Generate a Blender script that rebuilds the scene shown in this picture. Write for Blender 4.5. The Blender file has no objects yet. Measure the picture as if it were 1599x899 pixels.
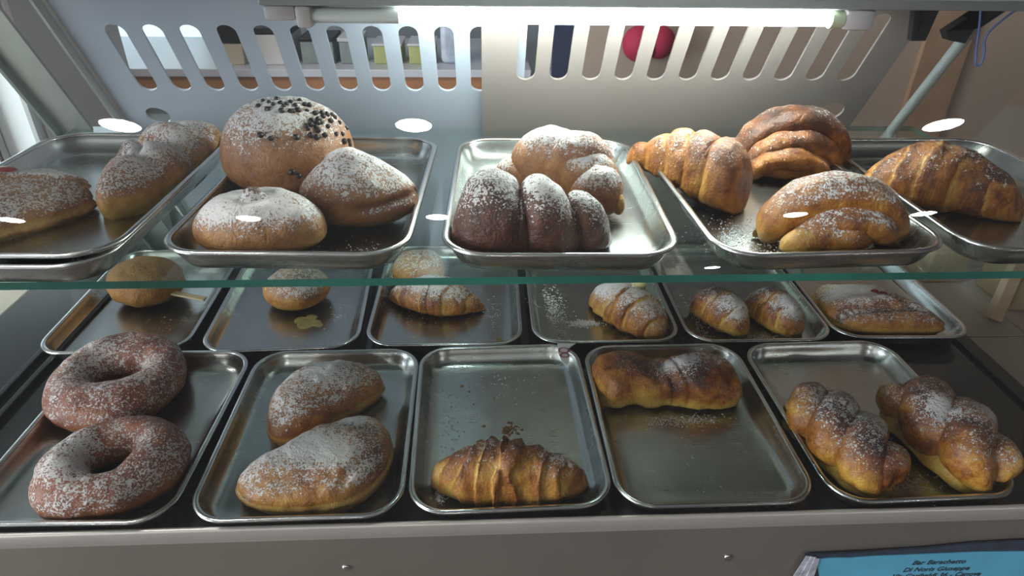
import bpy, bmesh, math, random
import numpy as np
from mathutils import Vector, Matrix

# ------------------------------------------------------------------ camera, world, lights
scene = bpy.context.scene
COL = scene.collection

cam_data = bpy.data.cameras.new('camera')
cam_data.sensor_width = 36.0
cam_data.lens = 36.0 * 1032.58 / 1599.0
cam_data.clip_start = 0.02
cam = bpy.data.objects.new('camera', cam_data)
COL.objects.link(cam)
fw, rt, up = Vector((0.0460, 0.8584, -0.5108)), Vector((0.9989, -0.0456, 0.0133)), Vector((0.0119, 0.5109, 0.8596))
cam.matrix_world = Matrix((
    (rt.x, up.x, -fw.x, 0.0), (rt.y, up.y, -fw.y, 0.0), (rt.z, up.z, -fw.z, 0.49081), (0, 0, 0, 1)))
scene.camera = cam

world = bpy.data.worlds.new('world')
scene.world = world
world.use_nodes = True
world.node_tree.nodes['Background'].inputs[0].default_value = (0.80, 0.88, 1.0, 1)
world.node_tree.nodes['Background'].inputs[1].default_value = 0.35

scene.view_settings.view_transform = 'Standard'
scene.view_settings.look = 'None'
scene.view_settings.gamma = 1.0
scene.view_settings.exposure = 1.15
scene.cycles.use_denoising = True
scene.cycles.max_bounces = 12
scene.cycles.transparent_max_bounces = 24
scene.cycles.glossy_bounces = 5
scene.cycles.diffuse_bounces = 4
scene.cycles.caustics_reflective = False
scene.cycles.caustics_refractive = False
scene.cycles.sample_clamp_indirect = 4.0

TUBE_EMIT = 42.0
SPOT_EMIT = 50.0
WINDOW_EMIT = 0.55


def area_light(name, loc, rot, sx, sy, power, color):
    l = bpy.data.lights.new(name, 'AREA')
    l.shape = 'RECTANGLE'
    l.size, l.size_y, l.energy, l.color = sx, sy, power, color
    o = bpy.data.objects.new(name, l)
    o.location, o.rotation_euler = loc, rot
    COL.objects.link(o)
    return o


# added daylight-coloured fill light, unseen, on the customers' left
area_light('added_left_fill', (-5.4, -1.8, 0.5), (0, math.radians(-90), math.radians(25)), 2.4, 4.0, 190.0, (0.86, 0.93, 1.0))
# GEN-BEGIN
# ------------------------------------------------------------------ shape generators (numpy)
def _h(ix, iy, iz, seed):
    n = (ix * 374761393 + iy * 668265263 + iz * 2147483647 + seed * 974634777) & 0xFFFFFFFF
    n = ((n ^ (n >> 13)) * 1274126177) & 0xFFFFFFFF
    n = n ^ (n >> 16)
    return (n & 0xFFFF) / 65535.0


def vnoise(p, seed=0):
    i = np.floor(p).astype(np.int64)
    f = p - i
    f = f * f * (3 - 2 * f)
    out = 0
    for dx in (0, 1):
        for dy in (0, 1):
            for dz in (0, 1):
                w = (f[:, 0] if dx else 1 - f[:, 0]) * (f[:, 1] if dy else 1 - f[:, 1]) * (f[:, 2] if dz else 1 - f[:, 2])
                out = out + w * _h(i[:, 0] + dx, i[:, 1] + dy, i[:, 2] + dz, seed)
    return out * 2 - 1


def fbm(p, scale, seed=0, octaves=3):
    s, a, o = 0, 1.0, scale
    for k in range(octaves):
        s = s + a * vnoise(p * o + 17.3 * k, seed + k)
        a *= 0.5
        o *= 2.1
    return s


def grid_faces(n, m, off=0, flip=False):
    f = []
    for i in range(n - 1):
        for j in range(m):
            a, b = off + i * m + j, off + i * m + (j + 1) % m
            q = (a, b, b + m, a + m)
            f.append(q[::-1] if flip else q)
    f.append(tuple(off + j for j in range(m)) if flip else tuple(off + j for j in range(m))[::-1])
    f.append(tuple(off + (n - 1) * m + j for j in range(m))[::-1] if flip else tuple(off + (n - 1) * m + j for j in range(m)))
    return f


def grid_normals(G):
    du = np.roll(G, -1, 1) - np.roll(G, 1, 1)
    dv = np.gradient(G, axis=0)
    n = np.cross(du, dv)
    n /= np.linalg.norm(n, axis=2, keepdims=True) + 1e-12
    return n


def finish(parts):
    V, F, B, S, off = [], [], [], [], 0
    for v, f, b, s in parts:
        V.append(v)
        F += [tuple(i + off for i in q) for q in f]
        B.append(b)
        S.append(s)
        off += len(v)
    return np.concatenate(V), F, np.concatenate(B), np.concatenate(S)


def patches(v, lst):
    o = np.zeros(len(v))
    for (x, y, rx, ry, a) in lst:
        d = ((v[:, 0] - x) / rx) ** 2 + ((v[:, 1] - y) / ry) ** 2
        o += a * np.exp(-d * 1.4)
    return o


def shade(G, seed, bake=0.35, top=0.25, dust=0.3, dark=(), sugar=(), extra=0, low=0.25, noise=0.22, wob=0.0012, pnz=0.15):
    """surface wobble, then how baked (0 pale .. 1 nearly black) and how sugared each vertex is"""
    n, m, _ = G.shape
    v = G.reshape(-1, 3).copy()
    nr = grid_normals(G).reshape(-1, 3)
    if np.mean(nr[:, 2] * (v[:, 2] - v[:, 2].mean())) < 0:
        nr = -nr
    v += nr * (fbm(v, 45, seed, 2) * wob * 1.3)[:, None] + nr * (fbm(v, 160, seed + 5, 2) * wob * 0.3)[:, None]
    v[:, 2] = np.maximum(v[:, 2], 0)
    H = v[:, 2].max()
    zr = v[:, 2] / H
    b = bake + top * (zr - 0.4) - low * np.clip(1 - zr / 0.35, 0, 1) + noise * fbm(v, 38, seed + 9, 3) * 0.7 + patches(v, dark)
    b = b + (extra.reshape(-1) if not np.isscalar(extra) else extra)
    s = 1.25 * (dust + patches(v, sugar)) * np.clip((nr[:, 2] - pnz) / 0.6, 0, 1) + 0.16 * fbm(v, 30, seed + 3, 2) * np.clip(nr[:, 2] + 0.3, 0, 1) * (1 if dust > 0.05 else 0)
    return v, b, np.clip(s, 0, 1)


def pair(G, **k):
    v, b, s = shade(G, **k)
    return v, grid_faces(G.shape[0], G.shape[1]), b, s


def dome(L, W, H, n=56, m=72, lowfrac=0.34, fn=None, pw=2.0, **k):
    th = np.linspace(0.02, math.pi - 0.02, n)[:, None]
    ph = np.linspace(0, 2 * math.pi, m, endpoint=False)[None, :]
    c, s = np.cos(th), np.sin(th) ** (2 / pw)
    zl, zu = H * lowfrac, H * (1 - lowfrac)
    x = L / 2 * s * np.cos(ph)
    y = W / 2 * s * np.sin(ph)
    z = zl + np.where(c > 0, c * zu, -np.abs(c) ** 0.7 * zl) + 0 * ph
    G = np.stack([x, y, z], 2)
    ex = 0
    if fn:
        G, ex = fn(G, th + 0 * ph, ph + 0 * th)
    return [pair(G[::-1], extra=ex[::-1] if not np.isscalar(ex) else ex, **k)]


def tube(P, A, B, m=48, mod=None, squash=0.4, pw=2.2, upref=(0, 0, 1), rest=True, **k):
    P = np.asarray(P, float)
    n = len(P)
    T = np.gradient(P, axis=0)
    T /= np.linalg.norm(T, axis=1, keepdims=True)
    U = np.asarray(upref, float)
    S = np.cross(T, U)
    S /= np.linalg.norm(S, axis=1, keepdims=True)
    Up = np.cross(S, T)
    a = np.linspace(0, 2 * math.pi, m, endpoint=False)
    c, s = np.cos(a), np.sin(a)
    c = np.sign(c) * np.abs(c) ** (2 / pw)
    s = np.sign(s) * np.abs(s) ** (2 / pw)
    s = np.where(s < 0, s * squash, s)
    mo = np.ones((n, m)) if mod is None else mod
    G = P[:, None, :] + S[:, None, :] * (A[:, None] * c * mo)[..., None] + Up[:, None, :] * (B[:, None] * s * mo)[..., None]
    if rest:
        G[:, :, 2] += (B * squash * 0.9)[:, None]
        G[:, :, 2] = np.maximum(G[:, :, 2], 0)
    return [pair(G, **k)]


def lobes_prof(te, lobes):
    """lobes: (start of each shell, ...) and a smooth envelope; every shell swells and then dips under the next"""
    bounds, env, depth, lean = lobes
    e = np.interp(te, np.linspace(0, 1, 200), np.convolve(np.pad(np.interp(np.linspace(0, 1, 200), env[0], env[1]), 12, mode='edge'), np.ones(25) / 25, 'valid'))
    bd = np.asarray(bounds)
    i = np.clip(np.searchsorted(bd, te, 'right') - 1, 0, len(bd) - 2)
    x = np.clip((te - bd[i]) / (bd[i + 1] - bd[i]), 0, 1)
    x = x ** lean
    return np.maximum(e * (1 - depth * (1 - np.clip(4 * x * (1 - x), 0, 1) ** .45)), .02)


def endround(t, p=10):
    return np.sqrt(np.clip(1 - np.abs(2 * t - 1) ** p, 0.0004, 1))


def croissant(L, W, H, bend=0.02, k=3.2, step=0.16, tip=0.28, twist=0.3, n=150, m=48, fat=0.8, skew=0.5, rough=.14, **kw):
    t = np.linspace(0, 1, n)
    P = np.stack([(t - 0.5) * L, bend * (2 * t - 1) ** 2, 0 * t], 1)
    u = np.where(t < skew, (skew - t) / skew, (t - skew) / (1 - skew))
    prof = tip + (1 - tip) * np.cos(u * math.pi / 2) ** fat
    prof = prof * endround(t, 14)
    a = np.linspace(0, 2 * math.pi, m, endpoint=False)
    ph = u[:, None] * k + rough * fbm(np.stack([np.repeat(t[:, None], m, 1).ravel() * 5, np.tile(np.cos(a), n) * .8, np.tile(np.sin(a), n) * .8], 1), 1.6, kw.get('seed', 0), 3).reshape(n, m) + twist * np.cos(a)[None, :] * np.sign(t - skew)[:, None]
    fr = ph - np.floor(ph)
    lip = np.clip((1 - fr) / 0.12, 0, 1)
    mod = 1 + step * (fr - 0.55) * lip * (0.4 + 0.6 * (1 - u[:, None] * 0.5))
    ex = 0.30 * (fr - 0.5) * lip - 0.22 * (fr < 0.10) + 0.05 * np.sin(fr * 40)
    return tube(P, W / 2 * prof, H / 1.4 * prof, m, mod, extra=ex, **kw)


def shell_croissant(L, W, H, lobes, spine=None, tilt=0.05, n=170, m=56, curve=0.0, rise=0.0, edge=0.5, **kw):
    t = np.linspace(0, 1, n)
    P = np.stack([(t - 0.5) * L, curve * (2 * t - 1) ** 2, rise * t], 1) if spine is None else spine(t)
    a = np.linspace(0, 2 * math.pi, m, endpoint=False)
    te = t[:, None] + tilt * np.abs(np.cos(a))[None, :] ** 2 * np.sin((t[:, None]) * math.pi)
    pr = lobes_prof(te, lobes) * endround(t, 16)[:, None]
    base = lobes_prof(t, lobes) * endround(t, 16)
    bd = np.asarray(lobes[0])
    i = np.clip(np.searchsorted(bd, te, 'right') - 1, 0, len(bd) - 2)
    x = (te - bd[i]) / (bd[i + 1] - bd[i])
    ex = edge * (.5 * np.sin(np.clip(x, 0, 1) * math.pi) - .35) + .04 * np.sin(x * 30)
    return tube(P, W / 2 * np.maximum(base, 0.02), H / 1.4 * np.maximum(base, 0.02), m, pr / np.maximum(base, 0.02)[:, None], extra=ex, **kw)


def outline(poly, m):
    p = np.asarray(poly, float)
    for _ in range(3):
        q = np.roll(p, -1, 0)
        p = np.stack([0.75 * p + 0.25 * q, 0.25 * p + 0.75 * q], 1).reshape(-1, 2)
    c = p.mean(0)
    an = np.arctan2(p[:, 1] - c[1], p[:, 0] - c[0])
    ra = np.hypot(p[:, 0] - c[0], p[:, 1] - c[1])
    o = np.argsort(an)
    an, ra = an[o], ra[o]
    a = np.linspace(-math.pi, math.pi, m, endpoint=False)
    return c, a, np.interp(a, np.concatenate([an - 2 * math.pi, an, an + 2 * math.pi]), np.tile(ra, 3))


def pillow(poly, H, edge=0.3, p=2.6, q=0.6, m=96, n=30, layers=0, topfn=None, under=0.93, **kw):
    """flat pastry: a puffed top over an upright, layered edge"""
    c, a, R = outline(poly, m)
    rows, exr = [], []
    e = H * edge
    for s in np.linspace(0.02, 1, n):
        z = e + (H - e) * (1 - s ** p) ** q
        rows.append((s, z, 0))
    for i in range(1, 8):
        f = i / 8
        bulge = 1 + 0.03 * math.sin(f * math.pi) + (0.018 * math.cos(f * math.pi * 2 * layers) if layers else 0)
        rows.append((bulge * (1 - (1 - under) * f * f), e * (1 - f), (-0.25 + 0.18 * math.cos(f * math.pi * 2 * layers)) if layers else -0.12))
    rows.append((under * 0.97, 0.0, -0.1))
    G = np.zeros((len(rows), m, 3))
    ex = np.zeros((len(rows), m))
    for i, (s, z, x) in enumerate(rows):
        G[i, :, 0] = c[0] + R * s * np.cos(a)
        G[i, :, 1] = c[1] + R * s * np.sin(a)
        G[i, :, 2] = z
        ex[i] = x
    if topfn:
        k = n
        dz, de = topfn(G[:k, :, 0], G[:k, :, 1], np.array([r[0] for r in rows[:k]])[:, None])
        G[:k, :, 2] += dz
        ex[:k] += de
    return [pair(G[::-1], extra=ex[::-1], **kw)]


def crease(x, y, x0, y0, x1, y1, w):
    """distance field of a line, 1 on the line"""
    dx, dy = x1 - x0, y1 - y0
    l2 = dx * dx + dy * dy
    t = np.clip(((x - x0) * dx + (y - y0) * dy) / l2, 0, 1)
    d = np.hypot(x - x0 - t * dx, y - y0 - t * dy)
    return np.exp(-(d / w) ** 2)


def doughnut(Rx, Ry, r, h, seed, **kw):
    n, m = 110, 48
    u = np.linspace(0, 2 * math.pi, n, endpoint=False)
    a = np.linspace(0, 2 * math.pi, m, endpoint=False)
    U, A = np.meshgrid(u, a, indexing='ij')
    rr = r * (1 + 0.10 * np.sin(U * 2 + seed) + 0.06 * np.sin(U * 3 + 2 * seed))
    s = np.sin(A)
    x = (Rx + rr * np.cos(A)) * np.cos(U)
    y = (Ry + rr * np.cos(A)) * np.sin(U)
    z = h * 0.42 + np.where(s > 0, s * h * 0.58, s * h * 0.42) * (1 + 0.08 * np.sin(U * 2 + seed))
    G = np.stack([x, y, z], 2)
    v, b, s_ = shade(G, seed=seed, **kw)
    f = []
    for i in range(n):
        for j in range(m):
            i2, j2 = (i + 1) % n, (j + 1) % m
            f.append((i * m + j, i2 * m + j, i2 * m + j2, i * m + j2))
    # the paler line a ring fried on both sides keeps round its flank
    b = b - 0.15 * np.exp(-((v[:, 2] / h - 0.33) / 0.09) ** 2) * (np.hypot(v[:, 0] / Rx, v[:, 1] / Ry) > 1)
    return [(v, f, b, s_)]


def moved(parts, dx=0, dy=0, dz=0, rz=0, rx=0, ry=0):
    c, s = math.cos(rz), math.sin(rz)
    R = np.array([[c, -s, 0], [s, c, 0], [0, 0, 1]])
    c, s = math.cos(rx), math.sin(rx)
    R = R @ np.array([[1, 0, 0], [0, c, -s], [0, s, c]])
    c, s = math.cos(ry), math.sin(ry)
    R = R @ np.array([[c, 0, s], [0, 1, 0], [-s, 0, c]])
    return [(v @ R.T + [dx, dy, dz], f, b, q) for v, f, b, q in parts]


def strand(L, W, H, amp, f, ph, n=130, r=0.5, lift=0.5, **kw):
    t = np.linspace(0, 1, n)
    e = np.sin(t * math.pi) ** 0.35
    P = np.stack([(t - 0.5) * L, amp * np.cos(2 * math.pi * f * t + ph) * e, H * lift * (0.55 + 0.45 * np.sin(2 * math.pi * f * t + ph))], 1)
    pr = endround(t, 8) * (0.82 + 0.18 * np.sin(t * math.pi))
    return tube(P, W * r * pr, H * 0.5 * pr, 40, None, squash=1.0, pw=2.1, rest=True, **kw)


# ---- one builder per pastry; each returns a list of (verts, faces, bake, sugar) in metres, resting on z = 0
def p_flap():
    poly = [(-.10, -.055), (-.04, -.066), (.03, -.056), (.085, -.012), (.107, .022), (.085, .044), (.03, .046), (-.04, .052), (-.10, .05)]
    def top(x, y, s):
        c = crease(x, y, -.10, -.005, .02, .008, .007) + crease(x, y, .02, .008, .05, .035, .006)
        r = crease(x, y, -.10, .010, .03, .026, .012) + 0.9 * crease(x, y, .03, .026, .09, .028, .010)
        return -.006 * c + .006 * r, -.18 * c + 0.04 * r
    base = pillow(poly, .034, edge=.50, topfn=top, layers=2, seed=3, bake=.40, top=.05, dust=.30, dark=[(.09, .01, .02, .02, .12)])
    up = [(-.10, -.030), (-.03, -.028), (.012, -.012), (.036, .016), (.070, .026), (.106, .024), (.088, .047), (.03, .052), (-.04, .058), (-.10, .055)]
    flap = moved(pillow(up, .024, edge=.42, layers=2, seed=5, bake=.38, top=.06, low=.05, dust=.42), dz=.018)
    return base + flap


def p_twist():
    poly = [(-.105, .010), (-.085, -.022), (-.04, -.040), (.03, -.042), (.085, -.036), (.098, 0), (.085, .034), (.03, .038), (-.03, .038), (-.080, .026)]
    def top(x, y, s):
        c = crease(x, y, -.012, -.04, .010, .03, .009) + .5 * crease(x, y, -.050, -.02, -.030, .03, .005) + .8 * crease(x, y, .045, -.035, .060, .03, .008) + .6 * crease(x, y, -.035, .0, .012, .016, .005)
        r = crease(x, y, -.04, -.03, -.02, .02, .012) + crease(x, y, .022, -.03, .036, .03, .012)
        return -.012 * c + .004 * r, .22 * c - .03 * r
    return pillow(poly, .046, edge=.55, topfn=top, seed=11, bake=.28, top=.42, low=.45, dust=.30, sugar=[(-.04, 0, .03, .03, .18), (.05, 0, .04, .03, .2), (-.01, -.02, .03, .015, .2)], dark=[(-.05, .02, .04, .02, .15)])


def p_chipbun():
    return dome(.13, .125, .098, seed=21, lowfrac=.40, bake=.48, top=.02, low=.10, noise=.10, dust=.30, sugar=[(0, 0, .055, .055, .26)], wob=.0015)


def p_knobbun():
    def fn(G, th, ph):
        x, y = G[..., 0], G[..., 1]
        d = np.hypot(x - .0, y + .004)
        G = G.copy()
        G[..., 2] += np.where(th < 1.0, .006 * np.exp(-(d / .009) ** 4) - .004 * np.exp(-((d - .015) / .006) ** 2), 0)
        return G, np.where(th < 1.0, .60 * np.exp(-(d / .013) ** 4), 0)
    return dome(.125, .105, .062, fn=fn, seed=31, lowfrac=.34, pw=2.7, bake=.33, top=.18, low=.22, dust=.52, sugar=[(0, -.01, .05, .04, .1), (0, -.004, .012, .012, -.45)], wob=.0014)


def p_tipbun():
    def fn(G, th, ph):
        G = G.copy()
        x, y, z = G[..., 0], G[..., 1], G[..., 2]
        k = np.clip(np.cos(ph - 0.05), 0, 1) ** 6
        G[..., 0] += .010 * k * np.sin(th)
        G[..., 1] -= .0
        seam = np.exp(-((z - .030 - .08 * np.clip(x - .02, 0, 1)) / .005) ** 2) * (ph > 3.4) * np.clip((x + .005) / .03, 0, 1)
        G[..., 1] += seam * .006
        rid = crease(x, y, -.03, .02, .01, .035, .008)
        G[..., 2] += .005 * rid * (th < 1.4)
        G[..., 2] *= 1 + .16 * np.exp(-((x + .005) / .03) ** 2 - (y / .04) ** 2) * (th < 1.5)
        return G, .25 * seam - .15 * rid * (th < 1.4) + .20 * np.clip(k * 3 - 2, 0, 1)
    return dome(.125, .105, .066, fn=fn, seed=41, lowfrac=.42, bake=.44, top=.06, low=.10, dust=.40, sugar=[(-.01, .01, .04, .04, .18)], wob=.0012)


def p_dark_lobes():
    lob = ((-.02, .42, .72, 1.02), ((0, .12, .28, .55, .8, 1), (.55, .92, 1, .92, .72, .5)), .30, 1.0)
    return shell_croissant(.150, .085, .078, lob, tilt=-.05, curve=.012, seed=51, bake=.66, top=.06, low=.02, dust=.34, sugar=[(.0, 0, .04, .05, .14)], noise=.2, edge=.1, wob=.0014)


def p_shell_a():
    kw = dict(lowfrac=.44, noise=.22, top=.10, low=.16, wob=.0015)
    p = []
    # nested shells, each smaller and further to the front right, with a horn at the back left
    for i, (x, y, L, W, H, bk) in enumerate([(-.018, .022, .090, .060, .070, .46), (.004, .010, .092, .058, .071, .44), (.018, -.006, .072, .050, .058, .42), (.026, -.022, .057, .050, .047, .46)]):
        p += moved(dome(L, W, H, seed=61 + i, bake=bk, dust=.30, sugar=[(-.01, .0, .03, .03, .25)], pw=2.1, **kw), dx=x, dy=y, rz=-.30)
    p += moved(dome(.052, .044, .040, seed=67, bake=.42, dust=.36, **kw), dx=-.052, dy=.030)
    p += moved(dome(.012, .022, .020, seed=68, bake=.06, dust=.0, lowfrac=.44, noise=.1, top=.0, low=.0, wob=.0005), dx=.048, dy=-.034, dz=.004)
    return p


def p_horn_a():
    lob = ((-.05, .16, .36, .55, .74, 1.04), ((0, .1, .18, .35, .6, .8, 1), (.34, .42, .5, .76, .95, 1, .82)), .17, .8)
    sp = lambda t: np.stack([-.068 + .115 * t, .06 - .115 * t + .012 * np.sin(t * 3.14), .010 * (1 - t)], 1)
    return shell_croissant(.15, .082, .060, lob, spine=sp, tilt=-.09, seed=71, bake=.44, top=.20, low=.05, dust=.08, sugar=[(.0, -.0, .05, .04, .10)], edge=.35, noise=.25)


def p_shell_b():
    t = np.linspace(0, 1, 120)
    pr = endround(t, 10) * (.80 + .40 * np.sin(t * math.pi))
    p = []
    # concentric bands wrapped over one another, darkest outside; a horn trails off to the back left
    for i, (x, y, rx, h, th, w, bk, tp) in enumerate([(.012, .016, .060, .056, .0155, .026, .62, .35), (.006, -.002, .050, .040, .0125, .026, .50, .35), (-.004, -.018, .042, .024, .0115, .024, .44, .30)]):
        an = math.pi * (1.03 - 1.06 * t)
        P = np.stack([x + rx * np.cos(an), y - .014 * t, h * np.sin(an) + .003], 1)
        p += tube(P, th * pr, w * pr, 44, None, squash=1, pw=2.3, upref=(0, 1, 0), rest=False, seed=81 + i, bake=bk, top=tp, low=.14, dust=.10, noise=.28, wob=.0016)
    p += moved(dome(.108, .056, .056, seed=84, lowfrac=.42, bake=.45, top=.1, low=.2, dust=.02), dx=.010, dy=.008)
    p += moved(dome(.078, .048, .034, seed=85, lowfrac=.42, bake=.42, top=.20, low=.2, dust=.10, noise=.3), dx=-.002, dy=-.022)
    p += moved(dome(.030, .026, .034, seed=86, bake=-.12, top=.05, dust=.0, lowfrac=.44, noise=.12, low=.05, wob=.0006), dx=.034, dy=-.026, rz=.5)
    p += moved(dome(.064, .036, .034, seed=87, lowfrac=.44, low=.15, noise=.25, bake=.40, top=.2, dust=.22), dx=-.056, dy=.030, rz=.2)
    return [(np.maximum(v, [-9, -9, 0]), f, b, s) for v, f, b, s in p]


def p_arch():
    t = np.linspace(0, 1, 120)
    an = math.pi * (1.03 - 1.06 * t)
    P = np.stack([.066 * np.cos(an), .018 - .016 * t, np.maximum(.046 * np.sin(an), -.0) + .004], 1)
    pr = endround(t, 10) * (.85 + .35 * np.sin(t * math.pi))
    outer = tube(P, .017 * pr, .032 * pr, 44, None, squash=1, pw=2.2, upref=(0, 1, 0.0), rest=False, seed=91, bake=.38, top=.18, low=.2, dust=.30, noise=.2)
    an = math.pi * (1.02 - 1.04 * t)
    P = np.stack([.006 + .043 * np.cos(an), -.010 - .008 * t, .024 * np.sin(an) + .006], 1)
    mid = tube(P, .014 * pr, .028 * pr, 40, None, squash=1, pw=2.2, upref=(0, 1, 0), rest=False, seed=93, bake=.42, top=.1, low=.2, dust=.22, noise=.22)
    inner = moved(dome(.088, .062, .036, seed=95, lowfrac=.42, bake=.42, top=.05, low=.22, dust=.20, noise=.25, dark=[(.01, -.01, .02, .01, .2)]), dx=-.010, dy=-.026)
    tail = moved(dome(.046, .040, .026, seed=96, lowfrac=.42, bake=.12, top=.05, low=.12, dust=.10), dx=-.046, dy=-.038)
    core = moved(dome(.115, .060, .046, seed=97, lowfrac=.42, bake=.36, top=.05, low=.2, dust=.05), dx=.004, dy=.004)
    return [(np.maximum(v, [-9, -9, 0]), f, b, s) for v, f, b, s in outer + mid + inner + tail + core]


def p_long_croissant():
    return croissant(.180, .082, .062, bend=-.012, k=2.4, step=.055, tip=.24, twist=.65, skew=.42, fat=.7, seed=101, bake=.47, top=.10, low=.06, dust=.12, noise=.25, wob=.0012)


def p_stickbun():
    return dome(.105, .090, .060, seed=111, lowfrac=.45, bake=.40, top=.08, low=.05, dust=.05, noise=.12)


def p_backbun():
    return dome(.088, .085, .048, seed=121, lowfrac=.42, bake=.36, top=.25, low=.30, dust=.30, noise=.25)


def p_back_croissant():
    return croissant(.135, .062, .048, bend=.012, k=2.6, step=.10, tip=.22, twist=.4, fat=.85, seed=131, bake=.42, top=.02, low=.12, dust=.25, sugar=[(.0, -.005, .05, .02, .35)], noise=.22)


def p_cream_croissant():
    return croissant(.132, .075, .055, bend=.006, k=2.3, step=.20, tip=.35, twist=.35, fat=.75, seed=141, bake=.36, top=.14, low=.18, dust=.34, sugar=[(-.035, 0, .03, .03, .4), (.01, 0, .02, .02, .2)], noise=.25)


def p_cocoa_bun(seed):
    def f():
        return croissant(.118, .066, .050, bend=0, k=1.6, step=.10, tip=.40, twist=.3, fat=.7, seed=seed, bake=.40, top=.22, low=.42, dust=.26, sugar=[(.03, .0, .03, .025, .38)], dark=[(-.022, 0, .022, .022, .50)], noise=.2)
    return f


def p_berry():
    poly = [(-.072, -.005), (-.07, -.04), (-.03, -.056), (.04, -.058), (.082, -.055), (.085, -.042), (.06, 0), (.035, .046), (-.02, .052), (-.065, .045)]
    def top(x, y, s):
        c = crease(x, y, -.06, -.034, .06, -.030, .006) + crease(x, y, 0.02, -.01, .075, -.045, .005)
        r = crease(x, y, -.06, -.018, .02, -.016, .012)
        return -.008 * c + .006 * r, .22 * c
    return pillow(poly, .036, edge=.48, topfn=top, layers=2, seed=151, bake=.40, top=.06, low=.2, dust=.22, sugar=[(-.02, .01, .055, .03, .55), (.05, -.03, .02, .012, .3)], noise=.25)


def p_ring(seed):
    def f():
        return doughnut(.050, .045, .0265, .046, seed, bake=.48, top=.10, low=.30, dust=.25, noise=.25, sugar=[(-.03, 0, .04, .05, .16)], pnz=-.35, wob=.0016)
    return f


def p_turnover_front():
    poly = [(-.078, -.030), (-.045, -.050), (.005, -.052), (.045, -.043), (.066, -.018), (.070, .012), (.056, .040), (.03, .046), (-.01, .030), (-.045, .0), (-.072, -.012)]
    def top(x, y, s):
        c = crease(x, y, -.07, -.040, .03, -.036, .004) + crease(x, y, .03, -.036, .06, -.005, .004)
        d = crease(x, y, .005, .028, .045, .018, .008)
        return -.004 * c - .003 * d, .28 * d
    return pillow(poly, .046, edge=.40, topfn=top, layers=3, seed=171, bake=.38, top=.04, low=.1, dust=.28, sugar=[(-.005, -.01, .05, .024, .50), (.02, .032, .02, .012, .35)], dark=[(.06, -.02, .02, .02, .15)], noise=.25)


def p_turnover_rear():
    poly = [(-.060, -.025), (-.045, -.050), (-.015, -.045), (.03, -.012), (.056, .012), (.060, .030), (.03, .048), (-.015, .048), (-.050, .028), (-.062, 0)]
    def top(x, y, s):
        c = crease(x, y, -.045, .012, .0, .034, .006) + .7 * crease(x, y, -.04, -.04, .02, -.01, .005)
        d = crease(x, y, .015, .01, .035, .02, .009)
        return -.005 * c, .12 * c + .2 * d
    return pillow(poly, .050, edge=.36, topfn=top, layers=2, seed=181, bake=.42, top=.02, low=.1, dust=.32, sugar=[(-.005, .012, .020, .022, .42), (-.045, .012, .016, .014, .3), (.01, .040, .04, .012, .3)], dark=[(-.05, -.04, .02, .02, .16)], noise=.25)


def p_croissant():
    return croissant(.150, .075, .064, bend=.012, k=4.2, step=.22, tip=.30, twist=.30, fat=.85, n=200, m=56, skew=.44, rough=.32, seed=191, bake=.38, top=.16, low=.12, dust=.10, sugar=[(-.02, .005, .03, .02, .16), (.045, .005, .02, .02, .28)], noise=.30, wob=.0022)


def p_loaf():
    t = np.linspace(0, 1, 150)
    P = np.stack([(t - .5) * .165, .004 * np.sin(t * 6), 0 * t], 1)
    pr = endround(t, 12)
    W = .066 * (1 - .12 * np.exp(-((t - .46) / .12) ** 2) + .05 * np.sin(t * 19))
    B = .046 * (1 - .16 * np.exp(-((t - .42) / .10) ** 2) + .06 * np.exp(-((t - .72) / .14) ** 2))
    m = 56
    a = np.linspace(0, 2 * math.pi, m, endpoint=False)
    line = (t[:, None] - .47) - .08 * np.cos(a)[None, :]
    g = np.exp(-(line / .018) ** 2) * (np.sin(a) > -.2)[None, :] + .6 * np.exp(-((line - .09) / .018) ** 2) * (np.sin(a) > -.2)[None, :]
    mod = 1 - .10 * g
    side = np.clip(np.cos(a), 0, 1)[None, :]
    return tube(P, W / 2 * pr, B / 1.4 * pr, m, mod, squash=.40, pw=2.7, extra=.10 * g, seed=201, bake=.30, top=.42, low=.60, dust=.06,
                sugar=[(.0, .0, .018, .02, .34), (.022, .004, .016, .02, .45), (.055, .01, .03, .02, .24)], dark=[(-.03, -.004, .022, .016, .38), (.03, -.026, .02, .008, .2)], noise=.3, wob=.0018)


def p_braid_left():
    kw = dict(bake=.33, top=.26, low=.28, noise=.30, wob=.0014)
    sg = [(-.035, 0, .03, .03, .22), (.01, .02, .03, .02, .34)]
    dk = [(.005, .0, .03, .022, .30), (.05, -.004, .03, .015, .24)]
    core = tube(np.stack([(np.linspace(0, 1, 60) - .5) * .150, 0 * np.linspace(0, 1, 60), 0 * np.linspace(0, 1, 60)], 1), .030 * endround(np.linspace(0, 1, 60), 6), .019 * endround(np.linspace(0, 1, 60), 6), 40, None, seed=217, bake=.08, top=.1, low=.1, dust=.02)
    a = strand(.158, .062, .044, .016, 1.75, 0.3, r=.37, seed=211, dust=.20, sugar=sg, dark=dk, lift=.42, **kw)
    b = strand(.158, .062, .044, .016, 1.75, 0.3 + math.pi, r=.37, seed=213, dust=.20, sugar=sg, dark=dk, lift=.42, **kw)
    return core + a + b


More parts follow.
